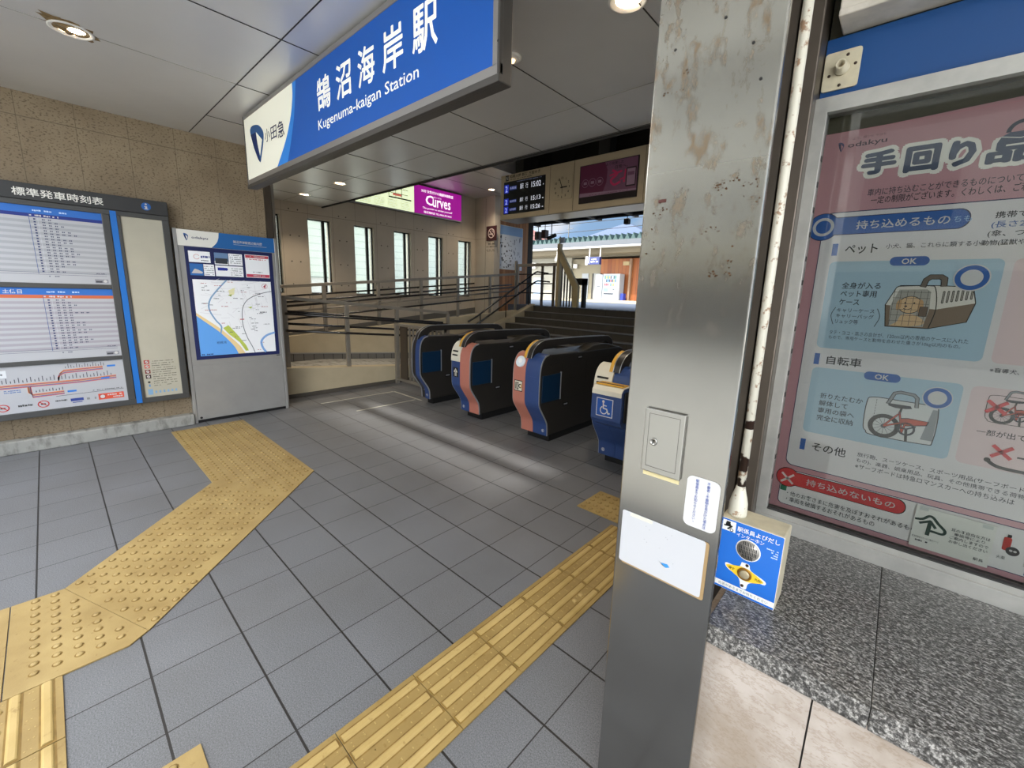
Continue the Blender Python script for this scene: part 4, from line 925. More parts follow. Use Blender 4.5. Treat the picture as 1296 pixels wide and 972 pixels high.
    if 'arrow' in feats:
        x, z = xl+.075, .565; on(z); a.c -= .001
        a.rect(x-.045, z-.055, x+.045, z+.055, BLACK, 1); a.poly([(x, z+.045), (x-.035, z), (x-.014, z), (x-.014, z-.045), (x+.014, z-.045), (x+.014, z), (x+.035, z)], GW, 2); a.line([(x, z-.045), (x, z+.03)], .006, BLACK, 3)
    if 'stripe' in feats:
        x, z = xl+.06, .56; on(z); a.c -= .001
        a.rect(x-.05, z-.06, x+.05, z+.06, GW, 1); a.poly([(x-.05, z-.02), (x+.05, z+.04), (x+.05, z+.0), (x-.05, z-.06)], GBL, 2); a.rect(x-.05, z+.045, x+.05, z+.06, BLACK, 2)
    if feats: a.build('direction_plate', t)
    else: a.bm.free()
    a = Art('y-', 0); on(.15)
    sx = xr-.05 if w > .2 and 'ic' in feats else (xl+.05 if w > .2 else xr-.05)
    a.c -= .001; a.ringd(sx, .13, .016, .004, PAPER, 2); a.rect(sx-.006, .122, sx+.004, .138, PAPER, 2); a.scribble(xl+w*.3, .19, xl+w*.5, .198, PAPER, 2, 5)
    a.build('badge', t)
    if 'reader' in feats:
        mb = MB(); q = Vector((xl+.085, front_y(.815)-.004, .815)); nrm = Vector((0, -.93, .36)).normalized()
        mb.m(INK('#dfe9f2')).cyl(q, q+nrm*.016, .055, 28); mb.m(INK('#4a9ad8')).cyl(q+nrm*.016+Vector((0, 0, -.012)), q+nrm*.0175+Vector((0, 0, -.012)), .032, 20); mb.m(INK('#f4f6f8')).cyl(q+nrm*.0176+Vector((0, 0, .006)), q+nrm*.0185+Vector((0, 0, .006)), .024, 16)
        mb.build('card_reader', t)
    if 'wheelchair' in feats:
        bx0, bx1, by0 = xl+.075, xr-.012, 2.86
        mb = MB().m(GBL); mb.prism([(3.03, .40), (2.885, .46), (by0, .50), (by0, .735), (2.89, .765), (3.03, .775)], 'x', bx0, bx1); mb.build('reader_box', t, bev=.008)
        MB().m(mat('box_side', '#16181c', .3)).prism([(3.02, .45), (2.90, .50), (2.895, .735), (3.02, .745)], 'x', bx1-.002, bx1+.012).build('reader_side', t, bev=.004)
        mb = MB().m(GW); mb.prism([(2.856, .70), (2.856, .738), (2.888, .768), (3.03, .779), (3.03, .74), (2.89, .735)], 'x', bx0+.004, bx1-.004); mb.m(GY).box(bx0+.01, bx1-.02, 2.90, 3.0, .772, .782); mb.m(BLACK).box(bx0+.02, bx1-.03, 2.925, 2.945, .779, .784); mb.build('reader_top', t, bev=.003)
        x, z, h = (bx0+bx1)/2-.01, .60, .075
        a = Art('y-', by0-.001); a.rect(x-h, z-h, x+h, z+h, PAPER, 1); a.rect(x-h+.006, z-h+.006, x+h-.006, z+h-.006, INK('#1a4fa0'), 2)
        a.disc(x-.012, z+.048, .011, PAPER, 3); a.line([(x-.012, z+.034), (x-.010, z-.006), (x+.022, z-.010), (x+.036, z-.046), (x+.05, z-.04)], .010, PAPER, 3); a.line([(x-.011, z+.018), (x+.018, z+.016)], .008, PAPER, 3); a.ringd(x-.006, z-.022, .034, .008, PAPER, 3, a0=115, a1=350); a.build('wheelchair_symbol', t)
    return t
gate('g', 'narrow end gate with a single blue front panel beside the grille fence', -4.391, .175, None, GBL, ())
gate('g', 'ticket gate with white slot, blue left half and salmon right half', -3.443, .315, 'slot', GPK, ('arrow',))
gate('g', 'ticket gate with salmon left half, round card reader and IC plate', -2.445, .345, GPK, GBL, ('ic', 'reader'))
gate('g', 'blue ticket gate with the wheelchair symbol, half behind the steel pillar', -1.49, .36, 'slot', GBL, ('stripe', 'wheelchair'))

# ------------------------------------------------------------------ steel pillar
YP = .92
t = thing('pillar', 'tall weathered stainless steel pillar in the foreground', 'pillar', (-.345, .96, 0), kind='thing')
mb = MB().m(PILLAR); mb.prism([(-.468, YP), (-.2225, YP), (-.2225, YP+.012), (-.262, 1.06), (-.43, 1.06), (-.468, YP+.012)], 'z', 0, 2.92); mb.build('shaft', t, bev=.004, seg=3)
for x, z in ((-.425, 1.98), (-.33, 2.005), (-.255, 1.88), (-.275, 1.945)): MB().m(DARK).cyl((x, YP-.0006, z), (x, YP+.001, z), .003, 10).build('drill_hole', t)
MB().m(mat('rusty_red', '#4a1c12')).box(-.433, -.415, YP-.0006, YP+.001, 1.683, 1.690).build('slot', t)
a = Art('y-', YP-.0006); tp = mat('rust_patch', '#4b3420', .8, 0, .2, .5, 120)
R = random.Random(3)
for cx, cz, n, w, h in ((-.29, 1.70, 16, .05, .012), (-.25, 1.69, 10, .025, .02), (-.42, 1.66, 10, .03, .02), (-.315, 1.62, 9, .03, .008), (-.27, 1.55, 10, .012, .03), (-.44, 1.60, 8, .02, .02), (-.30, 1.53, 8, .03, .01), (-.42, 1.90, 8, .03, .004), (-.39, 1.93, 5, .02, .004)):
    for _ in range(n):
        x, z, r = cx+R.gauss(0, w*.45), cz+R.gauss(0, h*.6), R.uniform(.0008, .0028)
        a.poly([(x+r*R.uniform(.5, 1.5)*math.cos(k), z+r*R.uniform(.4, 1.1)*math.sin(k)) for k in (0, 1.05, 2.1, 3.14, 4.2, 5.2)], tp, 0)
a.build('rust_specks', t)
d = MB().m(STEEL).box(-.414, -.319, YP-.010, YP, 1.069, 1.224).build('access_door', t, bev=.002)
mb = MB().m(SEAM); b = (-.403, -.330, 1.083, 1.213)
for q in ((b[0], b[0]+.0007, b[2], b[3]), (b[1]-.0007, b[1], b[2], b[3]), (b[0], b[1], b[2], b[2]+.0007), (b[0], b[1], b[3]-.0007, b[3])): mb.box(q[0], q[1], YP-.0104, YP-.0099, q[2], q[3])
mb.build('door_seam', d)
mb = MB().m(STEEL); mb.lathe([(.0095, 0), (.0095, -.002), (.0085, -.003), (.006, -.003), (.0055, -.002), (.001, -.002)], (-.388, YP-.010, 1.146), 24, 'y'); mb.m(BLACK).box(-.389, -.387, YP-.0127, YP-.0118, 1.142, 1.150); mb.build('lock', d)
a = Art('y-', YP-.0005); a.rect(-.411, 1.056, -.322, 1.067, INK('#cdbf92'), 1); a.build('tape_strip', t)
a = Art('y-', YP-.0005); SW2 = INK('#cfcdcd'); a.rr(-.304, .968, -.232, 1.089, .014, SW2, 1)
TB = INK('#2c4a9a')
a.vtext('不審者・不審物を見かけた場合は', -.2565, .972, 1.084, .0080, TB, 4, .004); a.vtext('駅係員までお知らせください。', -.281, .978, 1.084, .0080, TB, 4, .004); tag(a.build('notice_sticker', t), 'white sticker with vertical blue Japanese text')
a = Art('y-', YP-.0005); a.rr(-.449, .798, -.240, .944, .006, INK('#9a7f58'), 1); a.rr(-.455, .802, -.2475, .9445, .006, INK('#bcbcc0'), 2)
a.rr(-.433, .935, -.375, .943, .002, INK('#e2d9be'), 3); a.poly([(-.345, .846), (-.328, .849), (-.322, .843), (-.331, .838)], INK('#2f86c8'), 4); a.poly([(-.351, .849), (-.345, .846), (-.331, .838), (-.340, .841)], INK('#1b2026'), 5)
R = random.Random(5)
for _ in range(26): q = R.uniform(0, 6.28); x, z = -.36+.03*math.cos(q)+R.gauss(0, .006), .872+.025*math.sin(q)+R.gauss(0, .004); a.rect(x, z, x+R.uniform(.001, .005), z+.0006, INK('#b9bcc0'), 4)
for _ in range(9): x, z = R.uniform(-.395, -.30), R.uniform(.845, .93); a.rect(x, z, x+.0012, z+.0012, INK('#44464a'), 5)
tag(a.build('blank_sticker', t), 'blank white sticker with a scrap of blue print')
mb = MB().m(PIPE); mb.tube([(-.239, 1.13, .99), (-.239, 1.13, 1.6), (-.239, 1.13, 2.92)], .0105, 14); mb.lathe([(.0215, .932), (.0225, .937), (.0215, .965), (.018, .982), (.013, 1.0), (.0106, 1.012)], (-.239, 1.13, 0), 20)
o = mb.build('conduit_pipe'); tag(o, 'thin flaking white conduit pipe running up behind the pillar', 'pipe')

# ------------------------------------------------------------------ intercom on the granite sill
t = thing('intercom', 'small blue and white call intercom box standing on the granite sill', 'intercom', (-.195, 1.13, .735))
MB().m(CREAMP).box(-.267, -.122, 1.093, 1.175, .7355, .932).build('casing', t, bev=.004)
IB, IW = INK('#2a70d0', 0, .25), INK('#eeeeea')
a = Art('y-', 1.0915); a.m(IW).box(-.2655, -.1235, 1.0915, 1.0932, .7365, .931); a.rr(-.265, .737, -.124, .9305, .003, IB, 1); a.rect(-.265, .7425, -.124, .757, IW, 2); a.fit('応答があるまでお待ちください', -.252, .7455, -.137, .7535, INK('#6a7078'), 3)
a.rect(-.260, .899, -.229, .927, IW, 2); a.disc(-.247, .917, .006, BLACK, 3); a.line([(-.256, .912), (-.238, .914), (-.247, .904)], .004, BLACK, 3); a.ringd(-.238, .9035, .0045, .0018, BLACK, 3); a.rect(-.252, .9215, -.242, .9245, BLACK, 3)
a.fit('駅係員よびだし', -.225, .9075, -.131, .9205, IW, 3, .02); a.fit('インターホン', -.225, .894, -.163, .904, IW, 3, .02)
for i, w in enumerate((.030, .017, .015, .014)): a.scribble(-.131-w, .888-.0062*i, -.131, .892-.0062*i, INK('#b9d2f0'), 3, i)
a.poly(catmull([(-.205, .829), (-.188, .829), (-.182, .815), (-.15, .803), (-.149, .793), (-.165, .790), (-.184, .778), (-.188, .760), (-.2, .760), (-.204, .777), (-.212, .787), (-.235, .797), (-.242, .806), (-.238, .812), (-.212, .812), (-.207, .82), (-.205, .829)], 4)[:-1], IW, 2)
a.poly(catmull([(-.205, .817), (-.185, .815), (-.155, .801), (-.155, .794), (-.182, .783), (-.205, .784), (-.236, .800), (-.236, .808), (-.205, .817)], 4)[:-1], INK('#f0c62c'), 3)
a.fit('押す', -.233, .798, -.219, .806, INK('#3a2c10'), 4, .02); a.fit('PUSH', -.171, .794, -.157, .801, INK('#3a2c10'), 4, .02)
a.disc(-.195, .8655, .0282, IW, 2); a.build('front_plate', t)
mb = MB().m(mat('grille_steel', '#a8a29a', .4, .5)); mb.lathe([(.0255, 0), (.0255, -.0018), (.001, -.0018)], (-.195, 1.0908, .8655), 28, 'y'); mb.m(BLACK)
for r_ in range(4):
    for i in range(-6, 7):
        x, z = -.195+i*.0037, .8655+(r_-1.5)*.0118
        if (x+.195)**2+(z-.8655)**2 < .0222**2: mb.box(x-.0009, x+.0009, 1.0886, 1.0892, z-.0052, z+.0052)
mb.build('speaker_grille', t)
mb = MB().m(mat('button_ring', '#9a6b22', .35, .5)).lathe([(.0165, 0), (.0165, -.002), (.012, -.003), (.012, 0)], (-.195, 1.0905, .800), 24, 'y'); mb.m(mat('button_face', '#b7a88a', .35, .4)).lathe([(.0115, 0), (.0115, -.004), (.009, -.0052), (.001, -.0052)], (-.195, 1.0905, .800), 24, 'y'); mb.build('call_button', t)
for x, z in ((-.192, .8255), (-.197, .767)): MB().m(mat('screw_brown', '#3a2a20', .5, .3)).lathe([(.0038, 0), (.0036, -.0015), (.001, -.0016)], (x, 1.0905, z), 12, 'y').build('screw', t)

# ------------------------------------------------------------------ glazed poster case over the sill
CW = .66
w = thing('window_7', None, None, (.2, 1.55, .735)); w['kind'] = 'structure'
mb = MB().m(ALU)
for q in ((-.268, CW, 1.515, 1.575, .735, .778), (-.268, CW, 1.525, 1.575, .778, .796), (-.268, CW, 1.52, 1.575, 2.005, 2.045), (-.268, -.237, 1.518, 1.575, .796, 2.005), (CW-.03, CW, 1.518, 1.575, .796, 2.005)): mb.box(*q)
mb.m(SEAM)
mb.box(-.236, CW-.03, 1.524, 1.540, .796, .801)
for i in range(16): mb.box(-.2368, -.2355, 1.53, 1.545, .83+i*.07, .845+i*.07)
mb.build('window_frame', w, bev=.002)
MB().m(GLASS).box(-.237, CW-.03, 1.541, 1.545, .797, 2.006).build('glass_pane', w)
YQ = 1.561
PKD, PKL, LIL, NV, PB, PR = INK('#c08f96'), INK('#eac0c4'), INK('#d9d5d6'), INK('#1c2350'), INK('#1857a4'), INK('#cf3a3e')
LB, LP, INKK, IGR = INK('#a6c0d0'), INK('#dcc6c6'), INK('#1d1d22'), INK('#3a3a42')
a = Art('y-', YQ); a.m(PKD).box(-.262, .60, YQ, YQ+.0012, .80, 1.955)
a.poly([(-.262, 1.955), (.60, 1.955), (.60, 1.975), (.2, 1.968), (-.1, 1.957)], PKD, 0)
a.rect(-.262, 1.955, .60, 1.957, INK('#c98a93'), 1)
# title
TG, TW = INK('#4c556c'), INK('#f2efe6')
a.fit('odakyu', -.181, 1.9085, -.096, 1.9255, INK('#4a3340'), 4, .02); wing(a, -.197, 1.917, .026, 3, INK('#26294e'), INK('#4a4f74'), PKD); a.fit('より、輝かせ 今日を', -.172, 1.931, -.1, 1.938, INK('#7a4a54'), 4)
def title(ch, q, h=.006):
    dx = .0095
    for ang in range(12):
        c, s2 = dx*math.cos(ang*math.pi/6), dx*math.sin(ang*math.pi/6)
        a.fit(ch, q[0]+c, q[1]+s2, q[2]+c, q[3]+s2, TW, 3+.12*ang, .012)
    a.fit(ch, *q, TG, 6, .09)
title('手', (-.143, 1.832, -.068, 1.893)); title('回', (-.052, 1.825, .016, 1.890)); title('り', (.032, 1.826, .080, 1.888)); title('品', (.098, 1.822, .188, 1.872)); title('の', (.21, 1.822, .285, 1.885))
a.poly([(.112, 1.868), (.186, 1.868), (.180, 1.882), (.165, 1.889), (.13, 1.889), (.118, 1.882)], TG, 7); a.ringd(.149, 1.889, .026, .008, INK('#2c3247'), 7, a0=0, a1=180); a.line([(.118, 1.881), (.149, 1.874), (.18, 1.881)], .002, TW, 8)
a.fit('車内に持ち込むことができるものについて、', -.118, 1.776, .176, 1.795, IGR, 4, .004); a.fit('一定の制限がございます。くわしくは、ご利用', -.108, 1.754, .196, 1.774, INKK, 4, .008)
# main panel
a.rr(-.2105, .9535, .64 if CW > .7 else .592, 1.7395, .022, NV, 1); a.rr(-.2085, .956, .590, 1.737, .021, LIL, 2)
def pill(u0, v0, u1, v1, mt, edge, cx, R_):
    r = (v1-v0)/2; a.rr(u0-.002, v0-.002, u1+.002, v1+.002, r, edge, 3); a.disc(cx, (v0+v1)/2, R_+.002, edge, 3.3); a.rr(u0, v0, u1, v1, r-.0005, mt, 4); a.disc(cx, (v0+v1)/2, R_, mt, 4.3)
pill(-.22, 1.677, .094, 1.723, PB, NV, -.2085, .037); a.ringd(-.2085, 1.700, .026, .0075, PAPER, 5); a.fit('持ち込めるもの', -.131, 1.688, .060, 1.712, PAPER, 6, .02)
a.fit('ちも', .066, 1.692, .098, 1.707, INK('#8fb2dc'), 6)
a.fit('携帯できるもの', .137, 1.695, .262, 1.711, INKK, 6, .012); a.fit('(長さ2m以内)', .134, 1.671, .25, 1.689, INK('#4a6aa8'), 6, .006); a.fit('(傘、つえなど)', .131, 1.650, .255, 1.668, INKK, 6)
def head(z0, z1, txt, u0, u1, h=None):
    a.rect(-.178, z0, -.1645, z1, PB, 5); a.fit(txt, u0, z0+.004, u1, z1-.004, INKK, 6, .022)
head(1.617, 1.651, 'ペット', -.147, -.074); a.fit('小犬、猫、これらに類する小動物(猛獣や', -.057, 1.630, .196, 1.645, IGR, 6, .004)
a.rr(-.178, 1.345, .172, 1.600, .014, LB, 4); a.rr(.187, 1.345, .585, 1.600, .014, LP, 4)
a.rr(-.043, 1.586, .037, 1.610, .0118, PB, 5); a.text('OK', -.003, 1.5905, .0205, PAPER, 6, .02, align='c')
for s_, q in (('全身が入る', (-.140, 1.522, -.052, 1.541)), ('ペット専用', (-.140, 1.499, -.058, 1.518)), ('ケース', (-.140, 1.476, -.093, 1.493))): a.fit(s_, *q, INKK, 6, .01)
for s_, q in (('キャリーケース', (-.142, 1.454, -.055, 1.466)), ('キャリーバッグ', (-.142, 1.438, -.055, 1.450)), ('リュック等', (-.142, 1.421, -.088, 1.434))): a.fit(s_, *q, IGR, 6, .008)
a.line(catmull([(-.146, 1.468), (-.154, 1.445), (-.146, 1.418)], 6), .0016, IGR, 6); a.line(catmull([(-.050, 1.468), (-.042, 1.445), (-.050, 1.418)], 6), .0016, IGR, 6)
a.fit('タテ・ヨコ・高さの合計が、120cm以内の専用のケースに入れた', -.151, 1.388, .141, 1.4005, IGR, 6); a.fit('もので、専用ケースと動物を合わせた重さが10kg以内のもの。', -.151, 1.3725, .129, 1.385, IGR, 6)
a.fit('※盲導犬、介助犬', .189, 1.322, .285, 1.334, IGR, 6); a.fit('専用ケースから', .232, 1.47, .34, 1.485, INKK, 6, .01)
# pet carrier drawing
OL, BR, BG = INK('#26211d'), INK('#7d6a58'), INK('#dcd6cc')
body = [(-.035, 1.480), (-.018, 1.528), (-.010, 1.533), (.06, 1.534), (.125, 1.531), (.130, 1.523), (.138, 1.491), (.129, 1.443), (.061, 1.421), (-.027, 1.421)]
a.poly(body, BG, 5); a.poly([(-.035, 1.480), (.068, 1.472), (.138, 1.491), (.129, 1.443), (.061, 1.421), (-.027, 1.421)], BR, 6)
a.line(body + [body[0]], .002, OL, 8); a.line(catmull([(-.015, 1.531), (.045, 1.533), (.060, 1.525), (.068, 1.472), (.061, 1.421)], 5), .002, OL, 8)
a.poly([(-.020, 1.424), (-.024, 1.478), (-.011, 1.522), (.044, 1.524), (.052, 1.518), (.056, 1.474), (.050, 1.424)], INK('#a7a49c'), 7)
DG = INK('#d8b48a'); a.poly(catmull([(-.018, 1.424), (-.005, 1.435), (.004, 1.455), (.03, 1.455), (.05, 1.44), (.046, 1.430), (.02, 1.424), (-.018, 1.424)], 5)[:-1], DG, 8); a.disc(.016, 1.482, .0245, OL, 8, ry=.0235); a.disc(.016, 1.482, .0228, DG, 9, ry=.022)
a.poly(catmull([(-.006, 1.497), (-.012, 1.485), (-.010, 1.468), (-.003, 1.470), (-.001, 1.49), (-.006, 1.497)], 4)[:-1], INK('#c49a6c'), 10); a.poly(catmull([(.034, 1.499), (.042, 1.49), (.042, 1.465), (.034, 1.464), (.032, 1.482), (.034, 1.499)], 4)[:-1], INK('#c49a6c'), 10)
a.disc(.006, 1.487, .002, OL, 11); a.disc(.024, 1.487, .002, OL, 11); a.disc(.008, 1.478, .003, OL, 11, ry=.002); a.line(catmull([(.004, 1.472), (.012, 1.469), (.020, 1.473)], 4), .0013, OL, 11)
for i in range(6): a.line([(-.020+i*.0135, 1.426), (-.020+i*.0135, 1.520)], .0010, INK('#5d5a55'), 12)
for i in range(6): a.line([(-.022, 1.438+i*.0155), (.053, 1.438+i*.0155)], .0010, INK('#5d5a55'), 12)
a.rr(.036, 1.452, .053, 1.478, .002, OL, 13); a.rr(.037, 1.453, .052, 1.477, .002, INK('#6b5a4b'), 14)
for i in range(7): a.rr(.075+i*.0085, 1.488+i*.002, .0795+i*.0085, 1.520+i*.0008, .0022, OL, 8); a.rr(.0762+i*.0085, 1.490+i*.002, .0783+i*.0085, 1.518+i*.0008, .001, INK('#9a958c'), 9)
a.line([(.035, 1.532), (.038, 1.548), (.046, 1.556), (.066, 1.556), (.073, 1.551), (.074, 1.534)], .013, OL, 8); a.line([(.035, 1.532), (.038, 1.548), (.046, 1.556), (.066, 1.556), (.073, 1.551), (.074, 1.534)], .0098, INK('#6b5f55'), 9)
a.disc(.121, 1.554, .0335, PAPER, 10); a.ringd(.121, 1.554, .0305, .0105, PB, 11)
# bicycle row
head(1.293, 1.327, '自転車', -.146, -.062)
a.rr(-.178, 1.076, .152, 1.284, .014, LB, 4); a.rr(.166, 1.076, .585, 1.284, .014, LP, 4)
a.rr(-.052, 1.265, .028, 1.289, .0118, PB, 5); a.text('OK', -.012, 1.2695, .0205, PAPER, 6, .02, align='c')
for s_, q in (('折りたたむか', (-.147, 1.190, -.043, 1.207)), ('解体して', (-.147, 1.167, -.076, 1.184)), ('専用の袋へ', (-.147, 1.1435, -.057, 1.161)), ('完全に収納', (-.147, 1.120, -.057, 1.138))): a.fit(s_, *q, INKK, 6, .01)
def bike(ox, oz, k, l=5, closed=True):
    T = lambda pts: [(ox+x*k, oz+z*k) for x, z in pts]
    bagp = catmull([(-.025, 1.115), (-.033, 1.13), (-.034, 1.2), (-.022, 1.217), (.04, 1.217), (.10, 1.215), (.116, 1.205), (.117, 1.12), (.10, 1.106), (-.01, 1.106), (-.025, 1.115)], 4)
    B0 = (.04, 1.16); F = lambda pts: T([(x-B0[0], z-B0[1]) for x, z in pts])
    if closed:
        a.poly(F(bagp[:-1]), INK('#d3d4d3'), l); a.poly(F([(.092, 1.118), (.116, 1.118), (.117, 1.205), (.105, 1.205)]), INK('#8f9296'), l+1)
        for i in range(0, 12): a.line(F([(-.013, 1.12+i*.008), (-.013, 1.124+i*.008)]), .0012*k, OL, l+2)
    a.line(F(bagp), .0022*k, OL, l+2)
    hd = [(.012, 1.205), (.022, 1.236), (.034, 1.241), (.062, 1.238), (.070, 1.23), (.072, 1.205)]
    a.line(F(hd), .009*k, OL, l+3); a.line(F(hd), .0055*k, INK('#8b8e92'), l+4)
    wx, wz = F([(.012, 1.138)])[0]; a.ringd(wx, wz, .035*k, .011*k, OL, l+4)
    for i in range(12): q = i*math.pi/6; a.line([(wx, wz), (wx+.025*k*math.cos(q), wz+.025*k*math.sin(q))], .0009*k, IGR, l+3)
    a.disc(wx, wz, .006*k, IGR, l+5)
    RD = INK('#c8503a')
    for seg in ([(.012, 1.138), (.052, 1.158)], [(.052, 1.128), (.040, 1.185)], [(.012, 1.140), (.038, 1.178)], [(.052, 1.130), (.058, 1.165)]): a.line(F(seg), .005*k, OL, l+5); a.line(F(seg), .003*k, RD, l+6)
    a.poly(F([(.042, 1.168), (.044, 1.152), (.060, 1.148), (.10, 1.158), (.103, 1.170), (.060, 1.172)]), OL, l+5); a.poly(F([(.044, 1.166), (.046, 1.154), (.060, 1.150), (.098, 1.160), (.100, 1.169), (.060, 1.170)]), RD, l+6)
    a.line(F([(.040, 1.178), (.043, 1.200)]), .005*k, OL, l+6); a.poly(F([(.012, 1.206), (.06, 1.206), (.064, 1.199), (.05, 1.196), (.03, 1.195), (.014, 1.199)]), INK('#3a3a3c'), l+6)
    cx_, cz_ = F([(.060, 1.140)])[0]; a.ringd(cx_, cz_, .019*k, .005*k, IGR, l+6); a.line(F([(.060, 1.140), (.064, 1.106)]), .006*k, OL, l+7); a.line(F([(.036, 1.142), (.060, 1.140), (.078, 1.150)]), .004*k, IGR, l+7)
bike(.040, 1.160, 1.0); a.disc(.108, 1.239, .030, PAPER, 14); a.ringd(.108, 1.239, .0275, .009, PB, 15)
bike(.245, 1.230, .62, 5, False)
for x, z in ((.216, 1.236), (.243, 1.124)): a.line([(x-.016, z+.014), (x+.016, z-.014)], .008, PR, 15); a.line([(x-.016, z-.014), (x+.016, z+.014)], .008, PR, 15)
a.fit('一部が出ている', .192, 1.160, .31, 1.176, INKK, 6, .008); a.line(catmull([(.223, 1.096), (.245, 1.084), (.30, 1.082)], 5), .008, OL, 6); a.disc(.222, 1.098, .006, OL, 7); a.rect(.270, 1.115, .30, 1.119, OL, 6)
head(1.015, 1.051, 'その他', -.146, -.060)
a.fit('旅行鞄、スーツケース、スポーツ用品(サーフボード', -.033, 1.030, .296, 1.045, IGR, 6, .004); a.fit('もの)、楽器、娯楽用品、玩具、その他携帯できる荷物', -.033, 1.0125, .300, 1.027, IGR, 6, .004); a.fit('※サーフボードは特急ロマンスカーへの持ち込みは', -.033, .9945, .285, 1.0095, IGR, 6, .004)
# lower panel
a.rr(-.216, .815, .592, .938, .016, NV, 1); a.rr(-.214, .817, .590, .936, .015, INK('#ebe9e8'), 2)
pill(-.20, .889, .093, .932, PR, OL, -.197, .031)
a.line([(-.213, .922), (-.181, .892)], .0065, INK('#e9dcd6'), 5); a.line([(-.213, .892), (-.181, .922)], .0065, INK('#e9dcd6'), 5); a.fit('持ち込めないもの', -.145, .900, .072, .922, PAPER, 6, .02)
a.fit('・他のお客さまに危害を及ぼすおそれがあるもの', -.192, .850, .126, .866, INKK, 6, .006); a.fit('・車両を破損するおそれがあるもの', -.192, .829, .036, .846, INKK, 6, .006)
a.rr(.284, .872, .298, .908, .004, INK('#c0392f'), 6); a.rect(.289, .908, .296, .916, OL, 6); a.disc(.303, .874, .012, INK('#3a3638'), 7); a.disc(.300, .875, .003, PAPER, 8); a.disc(.307, .875, .003, PAPER, 8); a.fit('火薬', .279, .846, .294, .855, INKK, 6); a.rect(.33, .82, .345, .84, PB, 6); a.fit('拾しゃ', .325, .843, .36, .856, INKK, 6)
a.rr(-.213, .862, -.195, .880, .003, INK('#2f7a5c'), 3)
o = a.build('luggage_rules_poster'); tag(o, 'large pink luggage rules poster behind the glass, pet carrier and bicycle drawings', 'poster')
# card taped inside the glass
YC = 1.5545
CARD = INK('#e9e9e2'); a = Art('y-', YC); a.m(CARD).box(.115, .268, YC, YC+.0008, .812, .930)
GRN = INK('#1f3d31')
a.line(catmull([(.118, .893), (.132, .897), (.143, .909), (.152, .908), (.164, .894), (.179, .879), (.176, .868), (.160, .868)], 4), .0065, GRN, 2); a.line([(.160, .868), (.150, .868)], .0065, GRN, 2); a.line([(.147, .855), (.148, .893)], .0085, GRN, 3); a.line([(.128, .884), (.148, .896), (.160, .880)], .0065, GRN, 3)
for s_, q in (('耳の不自由な方は', (.190, .885, .262, .8945)), ('筆談等により', (.197, .8745, .254, .883)), ('ご案内しますので', (.190, .863, .262, .872)), ('お申し出ください', (.190, .851, .262, .860))): a.fit(s_, *q, IGR, 3, .01)
a.fit('駅長', .240, .823, .259, .831, IGR, 3, .01); a.fit('聴覚障害者の方へのご案内マーク', .118, .839, .172, .845, IGR, 3); a.scribble(.126, .830, .158, .835, IGR, 3, 4)
TPM = mat('frosted_tape', '#cfd2cf', .35); a.rect(.122, .922, .140, .932, TPM, 4); a.rect(.243, .918, .262, .928, TPM, 4)
o = a.build('ear_mark_card'); tag(o, 'small white card with a dark green ear mark taped inside the glass', 'card')
# blue fascia, mounting plate, white beam
mb = MB().m(mat('fascia_blue', '#0f4279', .4)); mb.box(-.266, 2.4, 1.553, 1.575, 2.045, 2.205); struct(mb, 'trim_4')
mb = MB().m(mat('weathered_white', '#c9c1b4', .6, 0, .3, .22, 14)); mb.box(-.236, 2.4, 1.47, 1.58, 2.228, 2.60); mb.box(-.236, 2.4, 1.462, 1.57, 2.214, 2.232); struct(mb, 'trim_5', bev=.004)
t = thing('mounting_plate', 'cream square mounting plate with a pipe stub on the blue band', 'mounting plate', (-.222, 1.55, 2.118))
a = Art('y-', 1.548); a.rr(-.265, 2.069, -.182, 2.167, .007, CREAMP, 0)
pts = []
for cx, cy, a0 in ((-.190, 2.077, -90), (-.190, 2.159, 0), (-.257, 2.159, 90), (-.257, 2.077, 180)):
    for i in range(5): q = math.radians(a0+90*i/4); pts.append((cx+.008*math.cos(q), cy+.008*math.sin(q)))
a.bm.free(); MB().m(CREAMP).prism(pts, 'y', 1.546, 1.553).build('plate', t, bev=.0015)
MB().m(CREAMP).lathe([(.0175, 0), (.0175, -.008), (.0125, -.008), (.0125, -.034), (.0085, -.034), (.0085, -.004), (.001, -.004)], (-.222, 1.546, 2.120), 20, 'y').build('pipe_stub', t)
for x, z in ((-.213, 2.153), (-.250, 2.108), (-.193, 2.126), (-.223, 2.079)): MB().m(mat('screw_brown', '#3a2a20')).lathe([(.004, 0), (.004, -.001), (.001, -.0015)], (x, 1.546, z), 10, 'y').build('screw', t)

# ------------------------------------------------------------------ across the tracks
FARW = mat('far_wall_cream', '#857d69', .7); FW2 = mat('far_wall_white', '#8f8c82', .7)
b = thing('station_building', 'cream and timber station building on the opposite platform', 'building', (-18, 30, 1.17))
mb = MB().m(FW2); mb.box(-27, -20.0, 28, 33, 1.17, 4.3); mb.m(FARW); mb.box(-20.0, -17.4, 28.2, 33, 1.17, 4.2); mb.build('wall', b)
MB().m(WOODX).box(-17.4, -8, 28.15, 33, 1.17, 4.15).build('timber_wall', b)
MB().m(mat('roof_beige', '#6d6656', .7)).box(-27, -8, 27.9, 33, 4.3, 4.5).build('roof', b)
MB().m(mat('grey_door', '#8c9094', .5)).box(-19.05, -18.45, 28.15, 28.25, 1.17, 3.1).build('door', b)
MB().m(mat('dark_opening', '#33302c', .6)).box(-18.1, -17.75, 28.12, 28.25, 1.17, 3.1).build('opening', b)
MB().m(mat('pale_door', '#8c8b88', .5)).box(-17.8, -17.25, 27.9, 28.15, 1.17, 3.1).build('sliding_door', b)
